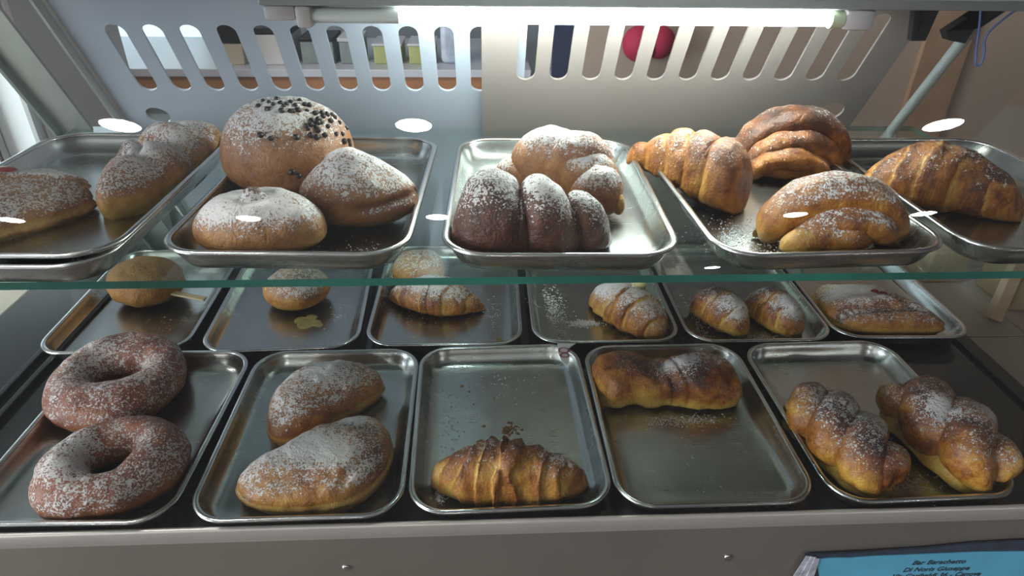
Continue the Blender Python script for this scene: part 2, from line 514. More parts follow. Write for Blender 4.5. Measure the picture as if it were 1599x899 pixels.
def p_braid_right():
    kw = dict(bake=.34, top=.26, low=.26, noise=.30, wob=.0015)
    sg = [(.0, -.02, .02, .02, .5), (.02, .02, .03, .02, .2)]
    dk = [(-.04, .0, .03, .03, .2), (.04, -.01, .03, .012, .22)]
    t = np.linspace(0, 1, 60)
    core = tube(np.stack([(t - .5) * .152, 0 * t, 0 * t], 1), .042 * endround(t, 6), .024 * endround(t, 6), 40, None, seed=227, bake=.10, top=.1, low=.1, dust=.02)
    a = strand(.160, .084, .050, .023, 1.35, 2.2, r=.36, seed=221, dust=.20, sugar=sg, dark=dk, lift=.42, **kw)
    b = strand(.160, .084, .050, .023, 1.35, 2.2 + math.pi, r=.36, seed=223, dust=.20, sugar=sg, dark=dk, lift=.42, **kw)
    return core + a + b


def p_hidden_bun():
    return dome(.075, .07, .05, seed=231, lowfrac=.42, bake=.33, top=.15, low=.2, dust=.3)


ZL, ZU = 0.0022, 0.2445
# name, builder, floor height, x, y, turn (degrees), scale along, across, upwards
PLACE = {
    'flap':     (p_flap, ZU, -0.4330, 0.5182, 5.00, 0.961, 0.954, 0.995),
    'twist':    (p_twist, ZU, -0.3057, 0.6245, 88.78, 1.010, 0.873, 1.006),
    'chipbun':  (p_chipbun, ZU, -0.1802, 0.6109, 0.00, 0.936, 0.895, 0.876),
    'knobbun':  (p_knobbun, ZU, -0.1742, 0.4838, 0.00, 0.826, 0.617, 0.754),
    'tipbun':   (p_tipbun, ZU, -0.1071, 0.5319, 0.00, 0.740, 0.655, 0.825),
    'darklobe': (p_dark_lobes, ZU, 0.0408, 0.4776, 0.00, 0.851, 0.835, 0.881),
    'shella':   (p_shell_a, ZU, 0.0811, 0.5642, 0.00, 0.845, 0.876, 0.958),
    'horna':    (p_horn_a, ZU, 0.2020, 0.5943, -0.00, 0.733, 0.912, 1.031),
    'shellb':   (p_shell_b, ZU, 0.3148, 0.6465, -0.00, 0.847, 0.746, 0.872),
    'arch':     (p_arch, ZU, 0.2908, 0.4809, -0.00, 0.771, 0.536, 0.841),
    'longc':    (p_long_croissant, ZU, 0.4293, 0.5596, -27.17, 0.756, 0.742, 0.965),
    'stickbun': (p_stickbun, ZL, -0.4577, 0.8043, -0.00, 0.942, 0.942, 1.002),
    'backbun':  (p_backbun, ZL, -0.2525, 0.7926, 0.00, 1.006, 0.994, 1.001),
    'hidden':   (p_hidden_bun, ZL, -0.0900, 0.8400, 0.00, 1.000, 1.000, 1.000),
    'backc':    (p_back_croissant, ZL, -0.0652, 0.7725, -15.00, 1.024, 1.013, 1.000),
    'creamc':   (p_cream_croissant, ZL, 0.1936, 0.7333, -51.28, 0.934, 0.957, 1.000),
    'cocoaa':   (p_cocoa_bun(161), ZL, 0.3162, 0.7247, -58.00, 0.746, 0.832, 1.000),
    'cocoab':   (p_cocoa_bun(163), ZL, 0.3885, 0.7238, -62.00, 0.754, 0.839, 0.999),
    'berry':    (p_berry, ZL, 0.5239, 0.7360, -0.00, 0.933, 0.965, 1.000),
    'ringa':    (p_ring(5), ZL, -0.4018, 0.5954, 15.00, 0.942, 1.025, 1.006),
    'ringb':    (p_ring(8), ZL, -0.3484, 0.4666, 25.00, 0.842, 0.804, 0.989),
    'turna':    (p_turnover_rear, ZL, -0.1672, 0.5587, 0.00, 0.963, 1.142, 1.020),
    'turnb':    (p_turnover_front, ZL, -0.1560, 0.4733, 0.00, 0.955, 1.162, 1.014),
    'croissant': (p_croissant, ZL, 0.0254, 0.4428, -3.00, 1.008, 0.762, 0.955),
    'loaf':     (p_loaf, ZL, 0.2061, 0.5812, -0.00, 0.981, 1.016, 1.004),
    'braida':   (p_braid_left, ZL, 0.3599, 0.4806, -74.00, 0.826, 1.045, 0.995),
    'braidb':   (p_braid_right, ZL, 0.4679, 0.4840, -78.00, 0.818, 0.811, 1.003),
}
# GEN-END

# ------------------------------------------------------------------ materials
def new_mat(name):
    m = bpy.data.materials.new(name)
    m.use_nodes = True
    nt = m.node_tree
    bs = nt.nodes['Principled BSDF']
    return m, nt, bs


def node(nt, kind, **k):
    n = nt.nodes.new(kind)
    for a, b in k.items():
        setattr(n, a, b)
    return n


def noise(nt, scale, detail=3, rough=0.55, vec=None, dist=0.0):
    n = node(nt, 'ShaderNodeTexNoise')
    n.inputs['Scale'].default_value = scale
    n.inputs['Detail'].default_value = detail
    n.inputs['Roughness'].default_value = rough
    n.inputs['Distortion'].default_value = dist
    if vec is None:
        tc = node(nt, 'ShaderNodeTexCoord')
        vec = tc.outputs['Object']
    nt.links.new(vec, n.inputs['Vector'])
    return n.outputs['Fac']


def ramp(nt, fac, stops):
    r = node(nt, 'ShaderNodeValToRGB')
    e = r.color_ramp.elements
    e[0].position, e[0].color = stops[0][0], (*stops[0][1], 1)
    e[1].position, e[1].color = stops[-1][0], (*stops[-1][1], 1)
    for p, c in stops[1:-1]:
        x = e.new(p)
        x.color = (*c, 1)
    nt.links.new(fac, r.inputs['Fac'])
    return r.outputs['Color']


def math_(nt, op, a, b=None, c=None):
    n = node(nt, 'ShaderNodeMath', operation=op)
    for i, v in enumerate((a, b, c)):
        if v is None:
            continue
        if isinstance(v, (int, float)):
            n.inputs[i].default_value = v
        else:
            nt.links.new(v, n.inputs[i])
    return n.outputs[0]


def maprange(nt, v, a, b, c=0.0, d=1.0, smooth=False):
    n = node(nt, 'ShaderNodeMapRange')
    if smooth:
        n.interpolation_type = 'SMOOTHSTEP'
    nt.links.new(v, n.inputs['Value'])
    for nm, x in (('From Min', a), ('From Max', b), ('To Min', c), ('To Max', d)):
        if isinstance(x, (int, float)):
            n.inputs[nm].default_value = x
        else:
            nt.links.new(x, n.inputs[nm])
    return n.outputs['Result']


def mixc(nt, fac, a, b):
    n = node(nt, 'ShaderNodeMix', data_type='RGBA')
    ins = [i for i in n.inputs if i.enabled]
    for i, v in zip((n.inputs[0], n.inputs[6], n.inputs[7]), (fac, a, b)):
        if isinstance(v, (int, float)):
            i.default_value = v
        elif isinstance(v, tuple):
            i.default_value = (*v, 1)
        else:
            nt.links.new(v, i)
    return n.outputs[2]


def bump(nt, bs, h, strength, dist=0.001):
    b = node(nt, 'ShaderNodeBump')
    b.inputs['Strength'].default_value = strength
    b.inputs['Distance'].default_value = dist
    nt.links.new(h, b.inputs['Height'])
    nt.links.new(b.outputs['Normal'], bs.inputs['Normal'])


def plain(name, col, rough=0.5, metal=0.0, spec=0.5, var=0.0, scale=20.0, coat=0.0):
    m, nt, bs = new_mat(name)
    bs.inputs['Base Color'].default_value = (*col, 1)
    bs.inputs['Roughness'].default_value = rough
    bs.inputs['Metallic'].default_value = metal
    bs.inputs['Specular IOR Level'].default_value = spec
    bs.inputs['Coat Weight'].default_value = coat
    if var:
        f = noise(nt, scale, 4)
        d = tuple(max(0, c * (1 - var)) for c in col)
        l = tuple(min(1, c * (1 + var)) for c in col)
        nt.links.new(ramp(nt, f, [(0.3, d), (0.7, l)]), bs.inputs['Base Color'])
    return m


def crust(name, stops=None, gloss=0.42, grain=620.0, sugar=(0.80, 0.78, 0.77), fine=0.0, veil=0.22):
    """baked dough: colour from how baked each spot is, with icing sugar in specks on top"""
    stops = stops or [(0.0, (.66, .40, .095)), (.22, (.55, .265, .050)), (.42, (.385, .140, .022)), (.62, (.185, .055, .011)), (.82, (.066, .021, .008)), (1.0, (.026, .010, .006))]
    m, nt, bs = new_mat(name)
    at = node(nt, 'ShaderNodeAttribute', attribute_name='bake')
    su = node(nt, 'ShaderNodeAttribute', attribute_name='sugar')
    n1 = noise(nt, 110, 4)
    n2 = noise(nt, 420, 3)
    b = math_(nt, 'ADD', at.outputs['Fac'], math_(nt, 'MULTIPLY', math_(nt, 'SUBTRACT', n1, .5), .60))
    b = math_(nt, 'ADD', b, math_(nt, 'MULTIPLY', math_(nt, 'SUBTRACT', n2, .5), .34))
    base = ramp(nt, b, stops)
    sp = maprange(nt, noise(nt, grain, 2, .6), .30, .70)
    sp2 = maprange(nt, noise(nt, grain * .33, 3, .6), .30, .70)
    sn = math_(nt, 'ADD', math_(nt, 'MULTIPLY', sp, .62), math_(nt, 'MULTIPLY', sp2, .38))
    lo = math_(nt, 'SUBTRACT', .80, math_(nt, 'MULTIPLY', su.outputs['Fac'], .92))
    mask = maprange(nt, sn, lo, math_(nt, 'ADD', lo, .14), 0, 1, True)
    mask = math_(nt, 'MULTIPLY', mask, maprange(nt, su.outputs['Fac'], .015, .10))
    mask = math_(nt, 'MAXIMUM', math_(nt, 'MULTIPLY', mask, .92), math_(nt, 'MULTIPLY', su.outputs['Fac'], veil))
    col = mixc(nt, mask, base, sugar)
    nt.links.new(col, bs.inputs['Base Color'])
    r = maprange(nt, mask, 0, 1, gloss, .95)
    nt.links.new(r, bs.inputs['Roughness'])
    bs.inputs['Specular IOR Level'].default_value = 0.4
    bs.inputs['Subsurface Weight'].default_value = 0.0
    n3 = noise(nt, 70, 5, .65, dist=.6)
    h = math_(nt, 'ADD', math_(nt, 'MULTIPLY', n2, .6), math_(nt, 'MULTIPLY', mask, .5))
    h = math_(nt, 'ADD', h, math_(nt, 'MULTIPLY', n3, 1.6))
    bump(nt, bs, h, .8, .0018)
    return m


def steel(name, col=(.52, .545, .525), rough=.24, grain=True, smear=0.15):
    m, nt, bs = new_mat(name)
    bs.inputs['Metallic'].default_value = 1.0
    tc = node(nt, 'ShaderNodeTexCoord')
    mp = node(nt, 'ShaderNodeMapping')
    mp.inputs['Scale'].default_value = (6, 500, 40)
    nt.links.new(tc.outputs['Object'], mp.inputs['Vector'])
    br = noise(nt, 1.0, 3, .6, mp.outputs['Vector'])
    cl = noise(nt, 26, 4, .6)
    d = tuple(c * (1 - smear) for c in col)
    nt.links.new(ramp(nt, cl, [(.3, d), (.7, col)]), bs.inputs['Base Color'])
    rr = math_(nt, 'ADD', math_(nt, 'MULTIPLY', cl, .16), math_(nt, 'MULTIPLY', br, .10))
    nt.links.new(math_(nt, 'ADD', rr, rough - .12), bs.inputs['Roughness'])
    if grain:
        bump(nt, bs, br, .06, .0004)
    return m


def sheet_glass(name, tint=(.96, .985, .97), refl=1.0, haze=0.0):
    """thin clear pane: straight view through plus mirror reflection by angle"""
    m = bpy.data.materials.new(name)
    m.use_nodes = True
    nt = m.node_tree
    nt.nodes.remove(nt.nodes['Principled BSDF'])
    out = nt.nodes['Material Output']
    geo = node(nt, 'ShaderNodeNewGeometry')
    ior = math_(nt, 'SUBTRACT', 1.5, math_(nt, 'MULTIPLY', geo.outputs['Backfacing'], 1.5 - 1 / 1.5))
    fr = node(nt, 'ShaderNodeFresnel')
    nt.links.new(ior, fr.inputs['IOR'])
    f = math_(nt, 'MULTIPLY', fr.outputs[0], refl)
    tr = node(nt, 'ShaderNodeBsdfTransparent')
    tr.inputs['Color'].default_value = (*tint, 1)
    gl = node(nt, 'ShaderNodeBsdfGlossy')
    gl.inputs['Roughness'].default_value = 0.005
    gl.inputs['Color'].default_value = (1, 1, 1, 1)
    mx = node(nt, 'ShaderNodeMixShader')
    nt.links.new(f, mx.inputs[0])
    nt.links.new(tr.outputs[0], mx.inputs[1])
    nt.links.new(gl.outputs[0], mx.inputs[2])
    last = mx.outputs[0]
    if haze:
        df = node(nt, 'ShaderNodeBsdfDiffuse')
        df.inputs['Color'].default_value = (.8, .8, .8, 1)
        n = noise(nt, 5, 4)
        k = maprange(nt, n, .3, .7, haze * .6, haze * 1.4)
        m2 = node(nt, 'ShaderNodeMixShader')
        nt.links.new(k, m2.inputs[0])
        nt.links.new(last, m2.inputs[1])
        nt.links.new(df.outputs[0], m2.inputs[2])
        last = m2.outputs[0]
    nt.links.new(last, out.inputs['Surface'])
    return m


def emit(name, col, strength):
    m, nt, bs = new_mat(name)
    bs.inputs['Base Color'].default_value = (.8, .8, .8, 1)
    bs.inputs['Emission Color'].default_value = (*col, 1)
    bs.inputs['Emission Strength'].default_value = strength
    return m


M = {}
M['steel'] = steel('tray_steel')
M['rim'] = steel('rim_steel', (.72, .73, .72), .20, False)
M['panel'] = plain('door_sheet_cool_reflection', (.52, .58, .68), .34, .2, var=.04, scale=4)  # bluish window reflection put into the left door's base colour
M['panel_warm_reflection'] = plain('door_sheet_warm_reflection', (.335, .29, .27), .30, .2, var=.05, scale=4)  # beige wall reflection put into the right door's base colour
M['ledge'] = plain('ledge_steel', (.66, .60, .56), .34, .5, var=.04)
M['fascia'] = plain('fascia_steel', (.36, .31, .275), .34, .6, var=.10, scale=6)
M['post'] = plain('post_aluminium', (.52, .56, .55), .38, .6, var=.08)
M['front_glass'] = sheet_glass('front_glass', (.985, .99, .985), .55, .007)
M['side_glass'] = sheet_glass('side_glass', (.985, .995, .99), .8, .0)
M['shelf_glass'] = sheet_glass('shelf_glass', (.90, .955, .935), 1.0, .0)
M['glass_edge'] = plain('glass_edge_green', (.020, .155, .115), .16, 0, .8, var=.5, scale=7)
M['deck'] = plain('deck_black', (.018, .022, .020), .16, 0, .6, var=.3, scale=12)
M['rail'] = plain('rail_black', (.010, .014, .013), .35)
M['housing'] = plain('lamp_housing_grey', (.30, .31, .31), .5)
M['batten'] = plain('lamp_batten_white', (.66, .68, .66), .45)
M['holder'] = plain('lamp_holder', (.50, .45, .44), .5)
M['holder_white'] = plain('lamp_holder_white', (.58, .54, .56), .5)
M['cap'] = plain('lamp_cap_pale_green', (.62, .70, .50), .4)
M['tube'] = emit('fluorescent_tube', (.88, 1.0, .955), TUBE_EMIT)
M['tube_end'] = plain('tube_dim_end', (.70, .74, .71), .25)
M['black'] = plain('black_plastic', (.012, .012, .014), .45)
M['cord'] = plain('blue_cord', (.10, .15, .36), .6)
M['white_plastic'] = plain('white_plastic', (.72, .73, .76), .4)
M['paper_blue'] = plain('blue_paper', (.13, .50, .74), .6, var=.08, scale=30)
M['ink'] = plain('dark_ink', (.012, .03, .055), .6)
M['sleeve'] = plain('sleeve_dark_film', (.035, .05, .085), .25, spec=.6, var=.3, scale=60)
M['film'] = plain('crumpled_clear_film', (.55, .54, .62), .2, var=.35, scale=140)
M['tile'] = plain('tile_beige', (.42, .36, .31), .35, var=.12, scale=9)
M['grout'] = plain('grout', (.14, .12, .105), .8)
M['marble'] = plain('pale_slab', (.56, .55, .45), .4, var=.14, scale=10)
M['wall'] = plain('wall_cool_grey', (.45, .50, .56), .7, var=.03, scale=3)
M['wall_warm'] = plain('wall_warm_beige', (.46, .355, .285), .6, var=.06, scale=3)
M['ceiling'] = plain('ceiling_white', (.46, .46, .45), .8)
M['floor'] = plain('floor_tile', (.115, .095, .082), .35, var=.15, scale=5)
M['wall_dark'] = plain('wall_brown_panelling', (.15, .115, .095), .5, var=.08, scale=4)
M['counter_wood'] = plain('counter_wood', (.50, .235, .11), .45, var=.12, scale=14)
M['counter_top'] = plain('counter_top_white', (.72, .72, .78), .35)
M['counter_pale'] = plain('counter_pale_cyan', (.70, .86, .88), .4, var=.05)
M['timber'] = plain('timber_pale', (.52, .37, .24), .55, var=.18, scale=20)
M['card'] = plain('card_buff', (.42, .31, .18), .7, var=.1, scale=18)
M['red'] = plain('red_soft', (.42, .03, .075), .65, spec=.2)
M['navy'] = plain('navy_glass', (.045, .055, .10), .12)
M['cream_box'] = plain('cream_box', (.70, .62, .46), .5)
M['white_box'] = plain('white_box', (.80, .76, .74), .5)
M['grey_box'] = plain('grey_green_box', (.30, .35, .33), .45, var=.2)
M['lime_box'] = plain('lime_box', (.52, .55, .22), .5, var=.15)
M['bag'] = plain('pale_bag', (.55, .62, .72), .4, var=.25, scale=25)
M['spot'] = emit('downlight_lens', (1.0, .985, .96), SPOT_EMIT)
M['ring'] = plain('downlight_ring', (.7, .7, .7), .4)
M['daylight'] = emit('daylight_pane', (.66, .90, 1.0), WINDOW_EMIT)
M['frame'] = plain('window_frame', (.50, .56, .60), .5)
M['chip'] = plain('dark_chocolate', (.016, .010, .009), .42)
M['cherry'] = plain('candied_cherry', (.32, .022, .016), .25)
M['berry'] = plain('berry_jam', (.17, .012, .022), .25)
M['cream'] = plain('custard_cream', (.66, .60, .28), .35)
M['stick'] = plain('pale_wood_stick', (.62, .50, .30), .6)
M['sugar'] = plain('icing_sugar', (.80, .79, .77), .95)
M['crumb'] = plain('crumb_brown', (.28, .14, .045), .8, var=.3, scale=300)
M['label_white'] = plain('label_white', (.9, .9, .9), .4)
M['label_red'] = plain('label_red', (.45, .03, .06), .4)
M['apron'] = plain('cabinet_brown', (.20, .16, .13), .4, var=.08)

M['crust'] = crust('crust_golden')
M['crust_bun'] = crust('crust_soft_bun', [(0.0, (.60, .36, .12)), (.25, (.47, .22, .07)), (.45, (.345, .15, .055)), (.65, (.235, .088, .035)), (1.0, (.10, .035, .015))], gloss=.5)
M['crust_dark'] = crust('crust_chocolate', [(0.0, (.40, .18, .07)), (.35, (.20, .07, .03)), (.6, (.105, .036, .019)), (.8, (.055, .020, .013)), (1.0, (.028, .012, .009))], gloss=.40, veil=.10)
M['crust_fried'] = crust('crust_fried', [(0.0, (.52, .22, .06)), (.25, (.40, .13, .032)), (.5, (.29, .070, .018)), (.75, (.15, .034, .013)), (1.0, (.05, .015, .01))], gloss=.35, grain=560)
M['crust_bread'] = crust('crust_stick_bun', [(0.0, (.46, .26, .07)), (.4, (.33, .15, .034)), (.7, (.20, .085, .022)), (1.0, (.1, .04, .012))], gloss=.6, grain=900)
M['crust_egg'] = crust('crust_egg_washed', [(0.0, (.66, .43, .085)), (.2, (.58, .305, .045)), (.4, (.40, .145, .020)), (.58, (.19, .050, .011)), (.78, (.052, .016, .008)), (1.0, (.02, .009, .006))], gloss=.26)


# ------------------------------------------------------------------ building helpers
def tag(o, label, cat, group=None, kind=None):
    if label:
        o['label'] = label
    if cat:
        o['category'] = cat
    if group:
        o['group'] = group
    if kind:
        o['kind'] = kind
    return o


def empty(name, loc=(0, 0, 0), rz=0.0):
    o = bpy.data.objects.new(name, None)
    o.location = loc
    o.rotation_euler = (0, 0, rz)
    o.empty_display_size = 0.02
    COL.objects.link(o)
    return o


def mesh_obj(name, verts, faces, m, parent=None, smooth=False, mats=None, midx=None):
    me = bpy.data.meshes.new(name)
    me.from_pydata([tuple(map(float, v)) for v in verts], [], [tuple(int(i) for i in f) for f in faces])
    for mm in (mats or [m]):
        me.materials.append(mm)
    if midx is not None:
        me.polygons.foreach_set('material_index', midx)
    if smooth:
        me.polygons.foreach_set('use_smooth', [True] * len(me.polygons))
    me.update()
    o = bpy.data.objects.new(name, me)
    if parent:
        o.parent = parent
    COL.objects.link(o)
    return o


class MB:
    def __init__(self):
        self.bm = bmesh.new()

    def box(self, x0, x1, y0, y1, z0, z1, bev=0.0, seg=2, mat=None):
        r = bmesh.ops.create_cube(self.bm, size=1.0)
        vs = r['verts']
        for v in vs:
            v.co = Vector((x0 + (v.co.x + .5) * (x1 - x0), y0 + (v.co.y + .5) * (y1 - y0), z0 + (v.co.z + .5) * (z1 - z0)))
            if mat is not None:
                v.co = mat @ v.co
        if bev:
            es = list({e for v in vs for e in v.link_edges})
            bmesh.ops.bevel(self.bm, geom=es, offset=bev, segments=seg, affect='EDGES', profile=.5)
        return self

    def cyl(self, p, q, r, r2=None, seg=20, cap=True):
        p, q = Vector(p), Vector(q)
        d = q - p
        mt = Matrix.Translation((p + q) / 2) @ d.to_track_quat('Z', 'Y').to_matrix().to_4x4()
        bmesh.ops.create_cone(self.bm, cap_ends=cap, segments=seg, radius1=r, radius2=r if r2 is None else r2, depth=d.length, matrix=mt)
        return self

    def ball(self, c, r, sx=1, sy=1, sz=1, u=20, v=12):
        bmesh.ops.create_uvsphere(self.bm, u_segments=u, v_segments=v, radius=r, matrix=Matrix.Translation(c) @ Matrix.Diagonal((sx, sy, sz, 1)))
        return self

    def poly(self, pts, mat, depth):
        """flat outline in local x, y given thickness along local z"""
        a = [self.bm.verts.new(mat @ Vector((x, y, 0))) for x, y in pts]
        b = [self.bm.verts.new(mat @ Vector((x, y, depth))) for x, y in pts]
        self.bm.faces.new(a[::-1])
        self.bm.faces.new(b)
        n = len(a)
        for i in range(n):
            self.bm.faces.new((a[i], a[(i + 1) % n], b[(i + 1) % n], b[i]))
        return self

    def build(self, name, m, parent=None, smooth=False):
        bmesh.ops.recalc_face_normals(self.bm, faces=self.bm.faces)
        me = bpy.data.meshes.new(name)
        self.bm.to_mesh(me)
        self.bm.free()
        me.materials.append(m)
        if smooth:
            me.polygons.foreach_set('use_smooth', [True] * len(me.polygons))
            me.set_sharp_from_angle(angle=math.radians(40))
        o = bpy.data.objects.new(name, me)
        if parent:
            o.parent = parent
        COL.objects.link(o)
        return o


def struct(name, mb, m, parent=None, smooth=False):
    o = mb.build(name, m, parent, smooth)
    if not parent:
        o['kind'] = 'structure'
    return o


def cable(name, pts, r, m, parent=None):
    cu = bpy.data.curves.new(name, 'CURVE')
    cu.dimensions = '3D'
    cu.bevel_depth = r
    cu.bevel_resolution = 3
    sp = cu.splines.new('BEZIER')
    sp.bezier_points.add(len(pts) - 1)
    for b, p in zip(sp.bezier_points, pts):
        b.co = p
        b.handle_left_type = b.handle_right_type = 'AUTO'
    t = bpy.data.objects.new(name, cu)
    COL.objects.link(t)
    me = bpy.data.meshes.new_from_object(t.evaluated_get(bpy.context.evaluated_depsgraph_get()))
    bpy.data.objects.remove(t)
    me.materials.clear()
    me.materials.append(m)
    o = bpy.data.objects.new(name, me)
    if parent:
        o.parent = parent
    COL.objects.link(o)
    return o


# ------------------------------------------------------------------ the room
FLOOR, CEIL, BACK = -1.05, 1.75, 3.0
struct('floor', MB().box(-6, 6, -10, BACK, FLOOR - .1, FLOOR), M['floor'])
struct('ceiling', MB().box(-6, 6, -10, BACK, CEIL, CEIL + .1), M['ceiling'])
struct('wall_back', MB().box(-6, 6, BACK, BACK + .1, FLOOR, CEIL), M['wall'])
struct('wall_front', MB().box(-6, 6, -10.1, -10, FLOOR, CEIL), M['wall_dark'])
struct('wall_right', MB().box(6, 6.1, -10, BACK, FLOOR, CEIL), M['wall_dark'])
struct('wall_left', MB().box(-6.1, -6, -10, BACK, FLOOR, CEIL), M['wall'])
# partition behind the right half of the case, with its dark door strip
struct('wall_partition', MB().box(.225, 6, 1.60, 1.72, FLOOR, CEIL), M['wall_warm'])
struct('door_1', MB().box(.172, .225, 1.61, 1.70, FLOOR, CEIL), M['navy'])
struct('trim_1', MB().box(1.42, 1.52, 1.575, 1.60, FLOOR, CEIL), plain('pilaster', (.44, .35, .29), .6))
struct('trim_2', MB().box(1.05, 1.16, 1.585, 1.60, FLOOR, CEIL), plain('wood_trim', (.42, .27, .175), .5, var=.1))

w = struct('window_1', MB().box(-2.9, -1.12, 2.975, 2.985, -.10, 1.05), M['daylight'])
fr = MB()
for x in (-2.93, -2.05, -1.14):
    fr.box(x, x + .05, 2.94, 2.998, -.13, 1.08)
for z in (-.14, 1.05):
    fr.box(-2.93, -1.09, 2.94, 2.998, z, z + .05)
fr.build('window_frame', M['frame'], w)

# recessed downlights mirrored in the glass; last row added, unseen, to brighten the left
LIGHTS = []
for ry, xs, row in ((-3.05, (-2.19, -.41, 2.99), 'nearest row'), (-5.40, (-4.44, -2.23, -.42, 3.14, 4.46), 'middle row'), (-8.56, (3.40,), 'far row'), (.45, (-3.0, -2.0, -1.0), 'added unseen row')):
    nm = {3: ('left', 'central', 'right'), 5: ('first', 'second', 'third', 'fourth', 'fifth'), 1: ('only',)}[len(xs)]
    for x, w_ in zip(xs, nm):
        o = empty('ceiling_light', (x, ry, CEIL))
        MB().cyl((0, 0, -.004), (0, 0, .0), .112, seg=40).build('lens', M['spot'], o)
        rg = MB()
        for k in range(40):
            a0, a1 = k / 40 * 2 * math.pi, (k + 1) / 40 * 2 * math.pi
            vs = [rg.bm.verts.new((r * math.cos(a), r * math.sin(a), z)) for r, a, z in ((.112, a0, -.006), (.112, a1, -.006), (.130, a1, -.001), (.130, a0, -.001))]
            rg.bm.faces.new(vs)
        rg.build('trim_ring', M['ring'], o)
        if ry < 0:
            tag(o, 'round ceiling downlight, the %s oval of the %s mirrored in the glass' % (w_, row), 'ceiling light', 'ceiling downlights')
        else:
            tag(o, 'added unseen ceiling downlight over the left end of the case, %s one' % w_, 'ceiling light', 'ceiling downlights')

# ------------------------------------------------------------------ worktops either side of the case, tiled
def tiled(name, xs, ys, z, m, th=.012, base=M['grout']):
    b = MB().box(xs[0], xs[-1], ys[0], ys[-1], z - .05, z - .004)
    o = b.build(name, base)
    o['kind'] = 'structure'
    cache = {}
    for i in range(len(xs) - 1):
        for j in range(len(ys) - 1):
            key = (round(xs[i + 1] - xs[i], 4), round(ys[j + 1] - ys[j], 4))
            if key not in cache:
                t = MB().box(.001, key[0] - .001, .001, key[1] - .001, -th, 0, .0012, 1).build('tile', m, o)
                cache[key] = t.data
            else:
                t = bpy.data.objects.new('tile', cache[key])
                t.parent = o
                COL.objects.link(t)
            t.location = (xs[i], ys[j], z)
    return o


tiled('worktop_right', [.665, .765, .965, 1.165, 1.365], [.328, .528, .728, .928, 1.128], -.030, M['tile'])
tiled('worktop_left', [-1.48, -1.08, -.68], [.30, .70, 1.10], -.030, M['marble'])
cb = MB().box(-1.48, 1.365, .33, 1.12, FLOOR, -.125)
o = cb.build('counter_body', M['apron'])
o['kind'] = 'structure'

# ------------------------------------------------------------------ the display case
case = tag(empty('display_case', (0, .6, -.12)), 'stainless steel and glass pastry display case with one glass shelf', 'display case')
CO = Vector((0, .6, -.12))


def cpart(o):
    o.parent = case
    o.matrix_parent_inverse = Matrix.Translation(-CO)
    return o


cpart(MB().box(-.655, .655, .42, 1.0, -.125, -.012, .002).build('base', M['rail']))
cpart(MB().box(-.642, .632, .4040, .957, -.012, 0, .0015).build('deck', M['deck']))
cpart(MB().box(.612, .632, .414, .957, 0, .005, .001).build('deck_edge', M['rail']))
for x in (-.540, -.520):
    cpart(MB().box(x, x + .007, .42, .95, 0, .007, .001).build('rail', M['rail']))
# rolled steel front ledge and the fascia under it
led = MB()
prof = [(.4035, -.010), (.4035, .0095), (.4030, .0112), (.4018, .0120), (.4002, .0120), (.3988, .0110), (.3980, .0092), (.3980, -.0010), (.3988, -.0022), (.4010, -.0026), (.4030, -.010)]
for x in (-.655, .655):
    pass
n = len(prof)
va = [led.bm.verts.new((-.655, y, z)) for y, z in prof]
vb = [led.bm.verts.new((.655, y, z)) for y, z in prof]
for i in range(n):
    led.bm.faces.new((va[i], va[(i + 1) % n], vb[(i + 1) % n], vb[i]))
led.bm.faces.new(va)
led.bm.faces.new(vb[::-1])
cpart(led.build('front_ledge', M['ledge'], smooth=True))
cpart(MB().box(-.655, .655, .4030, .4140, -.125, -.0045).build('fascia', M['fascia']))
for x, z in ((-.129, -.050), (.233, -.052), (-.49, -.050)):
    cpart(MB().ball((x, .4027, z), .0042, 1, .5, 1).build('screw', M['rim'], smooth=True))

# sloping front pane, leaning back
LEAN = math.radians(19.3)
gm = Matrix.Translation((0, .425, .242)) @ Matrix.Rotation(math.pi / 2 - LEAN, 4, 'X')
cpart(MB().box(-.652, .652, -.365, .205, -.003, .003, mat=gm).build('front_glass', M['front_glass']))
# side panes
for sx, nm in ((-1, 'left'), (1, 'right')):
    mt = Matrix(((0, 0, 1, sx * .646), (1, 0, 0, 0), (0, 1, 0, 0), (0, 0, 0, 1)))
    cpart(MB().poly([(.42, -.01), (.955, -.01), (.70, .425), (.500, .425)], mt, .005).build('side_glass', M['side_glass']))

# glass shelf: clear faces, green edges
sm = MB().box(-.487, .555, .434, .8125, .2359, .2423)
sh = sm.build('shelf', M['shelf_glass'])
sh.data.materials.append(M['glass_edge'])
for p in sh.data.polygons:
    if abs(p.normal.z) < .5:
        p.material_index = 1
cpart(sh)

# back doors: two slotted sheets leaning to the front at the top
BL = math.atan2(.145, .242)
bmx = Matrix.Translation((0, .957, 0)) @ Matrix.Rotation(math.pi / 2 + BL, 4, 'X')


